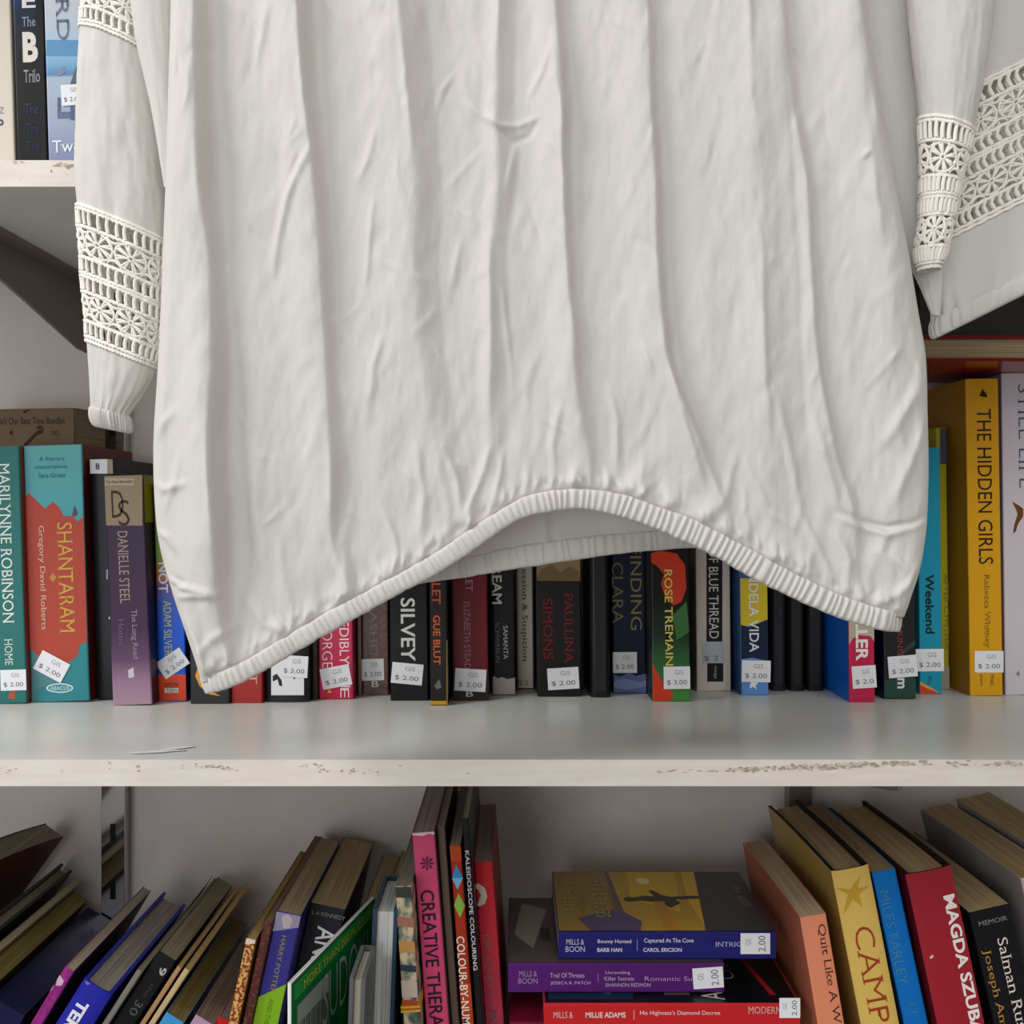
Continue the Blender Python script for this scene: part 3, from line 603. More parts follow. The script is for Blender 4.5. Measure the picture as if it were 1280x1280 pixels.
# running figure in silhouette, drawn lying across
b.face([(.46, .64), (.50, .66), (.54, .64), (.53, .60), (.56, .55), (.55, .50), (.64, .52), (.66, .50), (.57, .46), (.54, .42), (.56, .30), (.53, .22), (.51, .30), (.50, .40), (.44, .38), (.36, .44), (.40, .46), (.47, .46), (.46, .52), (.48, .58)], '2c2410')
b.ftext('BARB HAN', .55, .925, .060, .010, 'b5a05c').ftext('BOUNTY', .5, .865, .05, .005, '9c8a5a').ftext('SECRET FILES', .55, .775, .085, .011, 'b0a070').ftext('CAPTURED', .5, .71, .05, .005, '8c7c58').ftext('EST 19', .55, .06, .04, .006, '8a8484')
b.sticker(944, 1181, 26, 37, 90, big='2.00', top='GIS'); nb = b; b.build()
b = romance('purple romance paperback, second from top of the lying stack', cover='54206c', depth=.125, pages='8d8078', side='4a4248', gloss=.3).lie(635, 1204, 905, 1241, .74)
b.text('MILLS &', 660, 1217, 22, 7, '9d86ae').text('BOON', 660, 1226, 24, 7, '9d86ae').text('Trail Of Threats', 709, 1219, 43, 6, 'bfa8c8').text('JESSICA R. PATCH', 713, 1229, 50, 5, 'bfa8c8').rect(747, 1216, 748, 1228, '8a6a9c').text('Unraveling', 772, 1216, 31, 5, 'bfa8c8').text('Killer Secrets', 774, 1223, 37, 5, 'bfa8c8').text('SHANNON REDMON', 785, 1231, 56, 4.5, 'bfa8c8').text('Romantic Suspense', 852, 1224, 92, 7, 'bfa0d0', 'down', -.01)
b.face([(.02, .01), (.99, .01), (.99, .99), (.02, .99)], '55494a').face([(.2, .88), (.8, .80), (.9, .93), (.4, .97)], '8d8580').face([(.30, .79), (.5, .80), (.5, .84), (.32, .84)], '1c1818')
b.sticker(885, 1222, 26, 38, 94, big='2.00'); pb = b; b.build()
b = romance('red spined romance paperback under the purple one', cover='c4262a', depth=.125, pages='9d917c', side='c4262a', gloss=.3).lie(680, 1261, 1000, 1292, .725, tilt=0)
b.text('MILLS &', 704, 1275, 24, 8, 'dcb4ae').text('MILLIE ADAMS', 757, 1275, 50, 7, 'ecd2cc', 'down', .02).rect(792, 1269, 793, 1281, 'e0a8a4').text("His Highness's Diamond Decree", 850, 1273, 100, 7, 'ecd2cc').text('MODERN', 956, 1269, 42, 9, 'e0a8a4')
b.face([(.01, .005), (.99, .005), (.99, .995), (.01, .995)], '0f0f14').face([(.05, .65), (.6, .58), (.9, .75), (.4, .98), (.05, .98)], '1d2c4a').face([(.1, .74), (.45, .6), (.5, .62), (.15, .78)], '3a5a80').face([(.1, .42), (.5, .40), (.5, .50), (.1, .52)], '5a4a48').face([(.1, .075), (.62, .135), (.62, .15), (.1, .10)], '9c1f22')
b.ftext('AT H', .2, .33, .04, .016, 'b9b2ac').ftext('Crown', .5, .24, .05, .012, '8a8684', -.01)
b.sticker(987, 1266, 25, 26, 90, big='2.00'); rb = b; b.build()
# make the stack touch: each lies on the one below it
roots = {o['label']: o for o in bpy.data.objects if o.get('group') == Gst}
def setz(lbl, z): roots[lbl].location.z = z
R_ = [o for o in bpy.data.objects if o.get('group') == Gst]
r_nav = [o for o in R_ if o['label'].startswith('navy')][0]; r_pur = [o for o in R_ if o['label'].startswith('purple')][0]; r_red = [o for o in R_ if o['label'].startswith('red')][0]
b = romance('burgundy romance paperback lying lowest in view, left of the red spine', cover='6e1230', depth=.14, pages='8d8078', gloss=.3)  .lie(637, 1290, 900, 1330, .735); bur = b; r_bur = b.build()
gap = .0006
z = pb.loc[2]
r_nav.location.z = z + pb.th/2 + nb.th/2 + gap
r_red.location.z = z - pb.th/2 - rb.th/2 - gap
r_bur.location.z = r_red.location.z - rb.th/2 - bur.th/2 - gap
zb = r_bur.location.z - bur.th/2
n_un = 4; tu = (zb - Z_LOW) / n_un
for i, (c, t) in enumerate((('1d2a5a', 'dark blue'), ('7d2a3a', 'wine red'), ('3a5a4a', 'dull green'), ('4a3a5c', 'violet'))):
    b = romance(t + ' paperback at the foot of the lying romance stack', cover=c, depth=.13, pages='8d8078')
    b.Y = .735; b.th = tu - .0005; b.h = .17; b.a = math.radians(-90); b.loc = (.203 + .003*(-1)**i, .735, Z_LOW + tu*(i + .5)); b.build()

# ---- right group, leaning left
b = low('salmon paperback leaning beside the lying romance stack', cover='e08a68', side='b86a50', depth=.165, pages='b9a588', bend=-.003).lean(1000, 1147, 33, -9.5, .715)
b.text('Quit Like A Woman', 1040, 1240, 172, 11, '33201c', 'down', -.006); b.build()
b = low('yellow jacketed hardback with large red capitals and a gold star', kind='hardback', boards='15120f', cover='d9b860', side='b0944e', depth=.165, pages='b49c78', bend=-.004).lean(1040, 1090, 47, -11, .72)
b.text('CAMP', 1090, 1218, 122, 25, 'a03c1c', 'down', -.012)
b.dec([(1062, 1112), (1046, 1110), (1060, 1118), (1055, 1142), (1066, 1124), (1078, 1134), (1074, 1118), (1086, 1108), (1072, 1110), (1076, 1094)], 'c29a34').text('H', 1105, 1292, 20, 22, 'a03c1c'); b.build()
b = low('bright blue spined paperback between the yellow and the dark red hardbacks', cover='0f6fc0', side='0c4a86', depth=.165, pages='a58e6c', bend=-.003).lean(1090, 1091, 30, -12, .725)
b.text('MILES FARLEY', 1117, 1172, 120, 12, '3f7ea8').text('II II', 1144, 1275, 44, 9, '2c74b0'); b.build()
b = low('dark red hardback with bold white capitals on the right of lower shelf', kind='hardback', boards='1a1210', cover='9c2430', side='5a141c', depth=.165, pages='b8a077', bend=-.004).lean(1133, 1094, 58, -12, .715)
b.text('MAGDA SZUBANSKI', 1210, 1232, 232, 15, 'efe6e2', 'down', .03).dec([(1162, 1196), (1166, 1193), (1167, 1196), (1163, 1199)], 'd9c4c0'); b.build()
b = low('black memoir spine with white and gold serif names', cover='17161a', side='17161a', depth=.165, pages='b29a72', bend=-.003).lean(1211, 1141, 53, -13, .72)
b.text('MEMOIR', 1241, 1151, 36, 6, '8a8480', 'h').text('Salman Rushdie', 1270, 1250, 160, 13, 'e6ddd0', 'down', -.006).text('Joseph Anton', 1246, 1248, 125, 12, 'b98c3c', 'down', -.006); b.build()
low('white paperback at the right frame edge of the lower shelf', cover='bdb6b4', side='a39c9c', depth=.17, pages='b39a72', bend=-.003).lean(1276, 1098, 45, -13, .72).build()
low('tan paged paperback last in the right corner of the lower shelf', cover='a39c98', depth=.17, pages='b8a078').lean(1326, 1083, 50, -13, .72).build()

# ------------------------------------------------------------------ the white blouse
cloth = bpy.data.materials.new('white_cotton'); cloth.use_nodes = True
nt = cloth.node_tree; bs = nt.nodes['Principled BSDF']
bs.inputs['Base Color'].default_value = lin('dcd9d4'); bs.inputs['Roughness'].default_value = 0.85; bs.inputs['Specular IOR Level'].default_value = 0.25
bs.inputs['Sheen Weight'].default_value = 0.12
tc = nt.nodes.new('ShaderNodeTexCoord')
bps = []
for (sc_, st, dist) in (((2600, 2600, 900), .18, .0002), ((240, 240, 110), .34, .0010)):
    mp = nt.nodes.new('ShaderNodeMapping'); mp.inputs['Scale'].default_value = sc_; nt.links.new(tc.outputs['Object'], mp.inputs[0])
    n = nt.nodes.new('ShaderNodeTexNoise'); n.inputs['Scale'].default_value = 1; n.inputs['Detail'].default_value = 3; nt.links.new(mp.outputs[0], n.inputs['Vector'])
    bp = nt.nodes.new('ShaderNodeBump'); bp.inputs['Strength'].default_value = st; bp.inputs['Distance'].default_value = dist
    nt.links.new(n.outputs['Fac'], bp.inputs['Height'])
    if bps: nt.links.new(bps[-1].outputs[0], bp.inputs['Normal'])
    bps.append(bp)
nt.links.new(bps[-1].outputs[0], bs.inputs['Normal'])
tr = nt.nodes.new('ShaderNodeBsdfTranslucent'); tr.inputs[0].default_value = lin('ebe6de'); mx = nt.nodes.new('ShaderNodeMixShader'); mx.inputs[0].default_value = 0.18
out_ = [n for n in nt.nodes if n.type == 'OUTPUT_MATERIAL'][0]
nt.links.new(bs.outputs[0], mx.inputs[1]); nt.links.new(tr.outputs[0], mx.inputs[2]); nt.links.new(mx.outputs[0], out_.inputs[0]); nt.links.new(bps[-1].outputs[0], tr.inputs['Normal'])
thread = mat('efebe3', 0.85, 0, .2)

YF, YB = 0.545, 0.580
blouse = empty('blouse', (0, .56, 1.38))
tag(blouse, 'white long sleeved blouse with elastic hem and crochet bands hanging before the shelves', 'blouse')

def interp(pts, x):
    p = np.array(pts, float); return np.interp(x, p[:, 0], p[:, 1])
def smooth_interp(pts, x):
    """monotone-ish cubic through the points"""
    p = np.array(pts, float); X, Yv = p[:, 0], p[:, 1]; d = np.gradient(Yv, X)
    i = np.clip(np.searchsorted(X, x) - 1, 0, len(X) - 2); h = X[i+1] - X[i]; t = np.clip((x - X[i]) / h, 0, 1)
    return (2*t**3-3*t**2+1)*Yv[i] + (t**3-2*t**2+t)*h*d[i] + (-2*t**3+3*t**2)*Yv[i+1] + (t**3-t**2)*h*d[i+1]

SIL_L = [(-330, 300), (-260, 225), (-150, 206), (0, 203), (100, 200), (200, 197), (300, 193), (400, 189), (480, 185), (540, 181), (600, 181), (680, 188), (740, 204), (800, 224), (850, 240), (880, 247)]
SIL_R = [(-330, 980), (-260, 1055), (-150, 1078), (0, 1093), (80, 1105), (200, 1126), (300, 1146), (390, 1161), (430, 1168), (520, 1172), (600, 1173), (680, 1168), (720, 1160), (750, 1150), (785, 1139), (820, 1132)]
HEM_T = [(180, 870), (240, 852), (300, 828), (345, 803), (400, 770), (450, 743), (500, 716), (540, 694), (580, 667), (620, 640), (650, 623), (690, 613), (730, 611), (770, 616), (820, 632), (870, 650), (900, 666), (950, 693), (1000, 720), (1050, 743), (1100, 760), (1145, 768), (1200, 770)]
HEM_B = [(180, 892), (240, 876), (262, 869), (300, 855), (345, 830), (400, 798), (450, 770), (500, 742), (540, 721), (580, 696), (620, 668), (650, 650), (690, 640), (730, 637), (770, 645), (820, 662), (860, 680), (900, 700), (950, 728), (1000, 752), (1050, 773), (1100, 788), (1140, 794), (1200, 800)]
BHEM_B = [(180, 880), (250, 850), (400, 775), (530, 729), (580, 722), (640, 712), (700, 703), (760, 694), (820, 688), (880, 686), (1000, 728), (1140, 782), (1200, 790)]
BHEM_T = [(180, 850), (250, 822), (400, 748), (530, 704), (580, 697), (640, 684), (700, 675), (760, 668), (820, 663), (880, 660), (1000, 702), (1140, 756), (1200, 765)]

def vnoise1(s, seed, step):
    rs = np.random.RandomState(seed); n = 4000; a = rs.rand(n); x = np.asarray(s) / step + 500
    i = np.floor(x).astype(int) % (n - 1); t = x - np.floor(x); t = t*t*(3-2*t)
    return a[i]*(1-t) + a[i+1]*t - .5
def vnoise2(x, y, seed):
    rs = np.random.RandomState(seed); N = 256; a = rs.rand(N, N)
    x = np.asarray(x) + 50; y = np.asarray(y) + 50
    i = np.floor(x).astype(int); j = np.floor(y).astype(int); u = x-i; v = y-j; u = u*u*(3-2*u); v = v*v*(3-2*v)
    g = lambda p, q: a[p % N, q % N]
    return (g(i, j)*(1-u)+g(i+1, j)*u)*(1-v) + (g(i, j+1)*(1-u)+g(i+1, j+1)*u)*v - .5

MAJOR = [  # crease line, height mm, soft width to the left, sharp width to the right
 ([(243, -300), (243, 0), (257, 240), (268, 480), (272, 640), (280, 780), (290, 840)], 8.5, 40, 9),
 ([(345, -300), (372, 0), (393, 240), (405, 480), (416, 600), (424, 700), (440, 740)], 6.5, 36, 9),
 ([(470, -300), (498, 0), (515, 240), (529, 480), (545, 560), (565, 640)], 5.0, 40, 20),
 ([(630, -300), (622, 0), (617, 240), (613, 480), (604, 600)], 2.2, 11, 12),
 ([(675, -300), (690, 0), (700, 150), (715, 380), (722, 480), (736, 600)], 4.6, 24, 8),
 ([(790, -300), (806, 0), (810, 170), (821, 320), (842, 480), (870, 560), (905, 640)], 6.5, 34, 8),
 ([(910, -300), (930, 0), (945, 240), (957, 480), (968, 640)], 4.0, 36, 30),
 ([(960, -300), (985, 100), (1003, 240), (1020, 420), (1040, 560), (1060, 640), (1066, 720)], 3.2, 26, 8),
 ([(1050, -300), (1066, 0), (1092, 240), (1122, 480)], 4.5, 26, 24),
]
MINOR = [
 ([(394, 186), (376, 215), (360, 250), (348, 300), (342, 340)], 1.5, 6), ([(378, 195), (366, 225)], -1, 5), ([(335, 10), (328, 50), (318, 84)], 1.2, 7),
 ([(466, 250), (462, 300), (458, 350)], 1.2, 5), ([(478, 420), (468, 455), (462, 500)], 1.3, 6), ([(566, 92), (552, 112), (545, 138)], 1.1, 5),
 ([(583, 128), (603, 146), (626, 160), (650, 156), (672, 148)], 1.3, 5), ([(620, 162), (640, 176), (660, 170), (674, 152)], -1.0, 5), ([(645, 180), (638, 215), (634, 240)], 1.3, 5),
 ([(688, 60), (678, 90), (662, 120)], 1.0, 5), ([(690, 45), (692, 100), (704, 170)], 1.2, 5), ([(628, 360), (634, 420), (640, 480)], 1.2, 5),
 ([(575, 300), (565, 360)], .9, 6), ([(470, 160), (460, 200), (446, 228)], 1.1, 6), ([(718, 420), (724, 470), (736, 560)], -1.4, 6), ([(700, 500), (690, 560), (694, 600)], 1.1, 6),
 ([(760, 480), (772, 530), (770, 590)], 1.2, 6), ([(835, 470), (850, 520), (880, 610)], 1.6, 6), ([(800, 430), (815, 470)], 1.0, 5),
 ([(1048, 640), (1075, 652), (1108, 660), (1140, 655), (1172, 640)], -1.7, 5), ([(1048, 648), (1108, 668), (1168, 648)], 1.3, 6), ([(1150, 480), (1125, 520), (1100, 560)], 1.7, 9), ([(1160, 520), (1140, 570), (1108, 640)], 1.4, 8),
 ([(1108, 664), (1100, 690), (1120, 720)], 1.1, 6), ([(1110, 690), (1140, 720)], 1.3, 6), ([(1160, 690), (1135, 730), (1105, 755)], 1.6, 7), ([(1010, 500), (1030, 580), (1052, 650)], 1.3, 7), ([(1040, 660), (1060, 700), (1058, 745)], 1.6, 7),
 ([(970, 500), (985, 560), (1000, 640)], 1.3, 7), ([(1000, 640), (1020, 680), (1046, 735)], 1.2, 6), ([(990, 660), (960, 640), (940, 600)], .8, 6),
 ([(182, 600), (205, 612), (240, 604)], 1.2, 6), ([(186, 660), (210, 672), (222, 688)], 1.6, 5), ([(192, 700), (205, 722), (232, 734), (275, 741)], 1.8, 5), ([(215, 748), (245, 744), (278, 745)], 1.3, 5), ([(205, 735), (230, 728), (215, 722)], -1.2, 5),
 ([(186, 560), (205, 530), (225, 510)], 1.0, 7), ([(196, 420), (190, 470), (186, 520)], 1.2, 6), ([(206, 640), (222, 600), (230, 560)], .9, 6), ([(228, 770), (245, 800), (262, 838)], 1.8, 7), ([(250, 760), (260, 800), (285, 835)], -1.3, 8), ([(300, 740), (330, 780), (380, 790)], 1.1, 8), ([(240, 830), (265, 800), (300, 780)], 1.0, 7),
 ([(480, 640), (492, 670), (500, 700)], 1.3, 6), ([(555, 560), (572, 600), (578, 650)], 1.5, 6), ([(612, 560), (600, 600), (584, 640)], 1.6, 6), ([(630, 560), (624, 600), (612, 640)], 1.2, 5), ([(520, 560), (530, 620), (524, 680)], 1.3, 7), ([(440, 620), (428, 680), (436, 730)], 1.4, 8), ([(350, 680), (356, 740), (372, 775)], 1.4, 9), ([(320, 560), (318, 640), (330, 700)], 1.1, 10),
 ([(920, 560), (908, 620), (890, 650)], 1.2, 7), ([(935, 300), (948, 400), (950, 500)], .9, 8), ([(1085, 190), (1075, 200)], 1.1, 4), ([(1102, 60), (1096, 120), (1090, 200)], .8, 8),
]

def crease(H, PX, PY, pts, A, w):
    p = np.array(pts, float); x0, y0 = p.min(0) - 4*w; x1, y1 = p.max(0) + 4*w
    sel = np.where((PX > x0) & (PX < x1) & (PY > y0) & (PY < y1))
    if len(sel[0]) == 0: return
    X, Yv = PX[sel], PY[sel]; best = np.full(X.shape, 1e9); tt = np.zeros_like(best)
    seg = np.hypot(*(p[1:] - p[:-1]).T); cum = np.concatenate([[0], np.cumsum(seg)])
    for i in range(len(p) - 1):
        d = p[i+1] - p[i]; L2 = d @ d; t = np.clip(((X - p[i, 0])*d[0] + (Yv - p[i, 1])*d[1]) / L2, 0, 1)
        dist = np.hypot(X - p[i, 0] - t*d[0], Yv - p[i, 1] - t*d[1]); m = dist < best
        best = np.where(m, dist, best); tt = np.where(m, (cum[i] + t*seg[i]) / cum[-1], tt)
    taper = np.sin(np.pi * np.clip(tt*.92 + .04, 0, 1)) ** .7
    H[sel] += A * taper * np.exp(-(best / w) ** 2)

def folds(PX, PY):
    H = np.zeros_like(PX)
    for pts, A, wl, wr in MAJOR:
        xc = smooth_interp([(y, x) for x, y in pts], np.clip(PY, pts[0][1], pts[-1][1])) + 9*(vnoise1(PY, int(A*10)+wl, 110))
        d = PX - xc
        fade = 1 - .75*np.clip((PY - pts[-1][1] + 160) / 160, 0, 1)
        A_ = 1.12 * A * fade * (1 + .95*vnoise1(PY, 7+wl+int(A*3), 170))
        prof = np.where(d < 0, np.exp(-(d/wl)**2), np.exp(-(d/wr)**2))
        val = -.35*np.exp(-((d - wr*2.2 - 6)/(wr + 14))**2)
        H += A_ * (prof + val) + 1.5*fade*np.exp(-(d/5.5)**2)*np.clip(.35 + 2.0*vnoise1(PY, 77+wl+int(A*3), 120), 0, 1.2) - .6*fade*np.exp(-((d-wr*1.5-4)/6)**2)
    for pts, A, w in MINOR: crease(H, PX, PY, pts, A*1.35, w*.9)
    rs = np.random.RandomState(11)
    for k in range(320):          # small random creases of washed cotton
        x = rs.uniform(190, 1165); y = rs.uniform(-120, 800); L = rs.uniform(18, 75); a = rs.normal(0, .38) + (.5 if rs.rand() < .3 else 0)
        pts = [(x, y), (x + L*.5*math.sin(a) + rs.normal(0, 3), y + L*.5*math.cos(a)), (x + L*math.sin(a*1.2), y + L*math.cos(a))]
        crease(H, PX, PY, pts, rs.uniform(.2, .75)*(1 if rs.rand() < .65 else -1), rs.uniform(3.5, 8))
    H += .16*vnoise2((PX+.35*PY)/9, (PY-.2*PX)/24, 25) + 1.3*vnoise2(PX/34, PY/120, 21) + .8*vnoise2(PX/16 + PY/60, PY/46, 22) + .35*vnoise2(PX/7, PY/22, 23)
    return H

# front panel -----------------------------------------------------------
nu, nv = 600, 470
U, V = np.meshgrid(np.linspace(0, 1, nu), np.linspace(0, 1, nv)); V = V ** .92
PX = 190 + 960*U; PY = -320 + V*1000
for _ in range(14):
    PY = -320 + V*(smooth_interp(HEM_T, PX) + 6 + 320)
    l, r = smooth_interp(SIL_L, PY), smooth_interp(SIL_R, PY); PX = .5*PX + .5*(l + U*(r - l))
Hh = folds(PX, PY)
T = smooth_interp(HEM_T, PX) - PY                  # distance above the band
s_ = PX
rs = np.random.RandomState(5)
g = np.zeros_like(PX)
for k in range(150):                               # gathers drawn in by the elastic
    x = rs.uniform(240, 1140); L = rs.choice([14, 22, 34, 60, 100], p=[.34, .3, .2, .11, .05]); w = rs.uniform(3, 5) + L*.035; lean_ = rs.normal(0, .25) + (.25 if x > 740 else -.15)
    d = (PX - x - lean_*T); ww = w*(1 + T/70)
    g += (rs.uniform(.6, 1.7) if rs.rand() < .7 else -1.0) * np.exp(-(d/ww)**2) * np.exp(-(np.clip(T, 0, None)/L)**1.5)
Hh += g * 1.1 * (T > -20)
Hh += 1.8*np.exp(-((T-9)/6)**2)*(vnoise1(s_, 31, 6)*1.6) + 2.0*np.exp(-((T-14)/12)**2)*np.abs(vnoise1(s_, 32, 11))*1.5
Hh *= (1 - .75*np.exp(-np.clip(T, 0, None)/6)); Hh -= 2.5*np.clip((3 - T)/9, 0, 1)
e = np.minimum(PX - l, r - PX)
q = 1 - np.clip(e/26, 0, 1)
EDGE = .0185
back = EDGE * (1 - np.sqrt(np.clip(1 - q*q, 0, 1)))
sx = YF / F
dep = Hh * .001 * np.clip(e/22, 0, 1)
FX = (PX - 640)*sx; FZ = CZ - (PY - 640)*sx; FY = YF - dep + back
# back panel (its inside shows under the front hem) ------------------------
nu2, nv2 = 240, 150
U2, V2 = np.meshgrid(np.linspace(0, 1, nu2), np.linspace(0, 1, nv2))
QX = 190 + 960*U2; QY = V2*1000
for _ in range(14):
    QY = -320 + V2*(smooth_interp(BHEM_T, QX) + 5 + 320)
    l2, r2 = smooth_interp(SIL_L, QY) + 2, smooth_interp(SIL_R, QY) - 2; QX = .5*QX + .5*(l2 + U2*(r2 - l2))
T2 = smooth_interp(BHEM_T, QX) - QY
e2 = np.minimum(QX - l2, r2 - QX); q2 = 1 - np.clip(e2/26, 0, 1)
h2 = 2.2*vnoise2(QX/30, QY/120, 41) + 1.2*vnoise1(QX, 42, 12)*np.exp(-np.clip(T2, 0, None)/40)
h2 += 2.0*np.exp(-((QX - 682 + .1*T2)/5)**2) - 1.6*np.exp(-((QX - 692)/4)**2)
g2 = np.clip((YB - .020 - (1 - np.sqrt(np.clip(1 - q2*q2, 0, 1)))*0) , 0, 1)
BYv = YB - h2*.001*np.clip(e2/20, 0, 1) - .0165*(1 - np.sqrt(np.clip(1 - q2*q2, 0, 1)))
sb = YB / F
w_edge = np.clip(e2/60, 0, 1)
sB = sx*(1 - w_edge) + sb*w_edge                     # meets the front panel at the side seams
BX = (QX - 640)*sB; BZ = CZ - (QY - 640)*sB

def grid_faces(nv_, nu_, off=0, flip=False):
    i = np.arange(nv_*nu_).reshape(nv_, nu_) + off
    a, b_, c, d_ = i[:-1, :-1], i[:-1, 1:], i[1:, 1:], i[1:, :-1]
    f = np.stack([a, d_, c, b_] if not flip else [a, b_, c, d_], -1).reshape(-1, 4)
    return f
def np_mesh(name, verts, faces, m, parent, smooth=True):
    me = bpy.data.meshes.new(name)
    me.vertices.add(len(verts)); me.vertices.foreach_set('co', np.asarray(verts, np.float32).ravel())
    nf = len(faces); me.loops.add(nf*4); me.loops.foreach_set('vertex_index', np.asarray(faces, np.int32).ravel())
    me.polygons.add(nf); me.polygons.foreach_set('loop_start', np.arange(nf, dtype=np.int32)*4)
    me.update(calc_edges=True); me.validate()
    me.polygons.foreach_set('use_smooth', [smooth]*nf)
    me.materials.append(m); me.update()
    o = bpy.data.objects.new(name, me); COL.objects.link(o); o.parent = parent
    o.matrix_parent_inverse = Matrix.Translation(-Vector(blouse.location))
    return o
vf = np.stack([FX, FY, FZ], -1).reshape(-1, 3); vb = np.stack([BX, BYv, BZ], -1).reshape(-1, 3)
np_mesh('body', np.concatenate([vf, vb]), np.concatenate([grid_faces(nv, nu), grid_faces(nv2, nu2, len(vf), True)]), cloth, blouse)

# elastic hem bands: flattened tubes with ribs ---------------------------
def band(name, top, bot, xs, Yc, scale, thick, seed, parent, ribs=8.5, flip_rib=0):
    n = len(xs); m = 16; vs = []
    t_ = smooth_interp(top, xs); b_ = smooth_interp(bot, xs)
    cy = (t_ + b_)/2; hh = (b_ - t_)/2
    ds = np.hypot(np.gradient(xs), np.gradient(cy)); s = np.cumsum(ds)
    # direction across the band (perpendicular to its run)
    dx = np.gradient(xs)/ds; dy = np.gradient(cy)/ds
    hh = hh * np.abs(dx)
    ph = s/ribs*2*np.pi + 5.0*vnoise1(s, seed, 16)
    rib = .5 + .5*np.sin(ph); rib = rib**.7; amp = .5 + 1.0*np.abs(vnoise1(s, seed+3, 17))*2
    for j in range(m):
        a = 2*np.pi*j/m; ca, sa = math.cos(a), math.sin(a)
        skew = (2.2*vnoise1(s, seed+9, 14) + 2.0*vnoise1(s, seed+10, 5))*ca
        rr = (rib - .6)*amp*.9
        k = 1 + .05*vnoise1(s, seed+5, 9)*ca
        off = hh*np.sign(ca)*abs(ca)**.8*k
        px = xs - dy*off + skew*dx; py = cy + dx*off
        y = Yc - np.sign(sa)*abs(sa)**.45*(thick + rr*.0013)
        vs.append(np.stack([(px - 640)*scale, np.broadcast_to(y, px.shape), CZ - (py - 640)*scale], -1))
    vs = np.stack(vs, 1).reshape(-1, 3)
    f = []
    i = np.arange(n*m).reshape(n, m); ip = np.roll(i, -1, 1)
    f = np.stack([i[:-1], i[1:], ip[1:], ip[:-1]], -1).reshape(-1, 4)
    caps = []
    for row in (i[0], i[-1][::-1]):
        for j in range(1, m//2):
            caps.append((row[j-1] if j > 1 else row[0], row[j], row[m-1-j+0], row[(m-j) % m]))
    f = np.concatenate([f, np.array([c for c in caps if len(set(c)) == 4], int)]) if caps else f
    return vs, f
xsf = np.linspace(243, 1139, 900); yc = YF - .0002 + .0165*(np.clip(1 - np.minimum(xsf-243, 1139-xsf)/40, 0, 1))**2
v1, f1 = band('hem', HEM_T, HEM_B, xsf, yc, sx, .0030, 60, blouse)
np_mesh('hem_band', v1, f1, cloth, blouse)
xsb = np.linspace(262, 1125, 700)
wE = np.clip(np.minimum(xsb-262, 1125-xsb)/60, 0, 1)
v2, f2 = band('hem', BHEM_T, BHEM_B, xsb, YB - .012*(1-wE)**2, sx*(1-wE) + sb*wE, .0028, 80, blouse, ribs=11)
np_mesh('hem_band', v2, f2, cloth, blouse)

# sleeves -----------------------------------------------------------------
class Tube:
    """a hanging sleeve: rows t (pixels down its middle line), angle a round it"""
    def __init__(s, rows, shear, Yc, depth, seed, wrinkle=1.2, xref=None):
        s.rows, s.shear, s.Yc, s.depth, s.seed, s.wr, s.xref = rows, shear, Yc, depth, seed, wrinkle, xref
    def pt(s, t, a, out=0.0):
        t = np.asarray(t, float); a = np.asarray(a, float)
        c = smooth_interp([(r[0], r[1]) for r in s.rows], t); w = smooth_interp([(r[0], r[2]) for r in s.rows], t)
        sh = interp(s.shear, t); dp = interp(s.depth, t)
        wr = s.wr*(1.6*vnoise2(a*3.2, t/60, s.seed) + .9*vnoise2(a*9, t/34, s.seed+1) + .5*vnoise2(a*5 + t/20, t/12, s.seed+2))
        k = s.Yc / F
        px = c + (w + out + wr*.6)*np.cos(a); py = t + sh*((px - (c if s.xref is None else s.xref)))
        y = s.Yc - (dp + (out + wr)*k*1.0)*np.sin(a)
        return np.stack([(px - 640)*k, y, CZ - (py - 640)*k], -1)
    def cloth(s, t0, t1, dt=3.0, na=110, gather=None):
        ts = np.linspace(t0, t1, max(3, int((t1-t0)/dt))); aa = np.linspace(0, 2*np.pi, na, endpoint=False)
        A, Tt = np.meshgrid(aa, ts); out = 0
        if gather is not None:
            tg, amp, L = gather; out = amp*np.exp(-np.abs(Tt - tg)/L)*np.sin(A*19 + 3*vnoise1(A*20, s.seed, 6))
        v = s.pt(Tt, A, out); n, m = Tt.shape
        i = np.arange(n*m).reshape(n, m); ip = np.roll(i, -1, 1)
        return v.reshape(-1, 3), np.stack([i[:-1], i[1:], ip[1:], ip[:-1]], -1).reshape(-1, 4)

def merge(parts):
    vs, fs, o = [], [], 0
    for v, f in parts: vs.append(v); fs.append(f + o); o += len(v)
    return np.concatenate(vs), np.concatenate(fs)

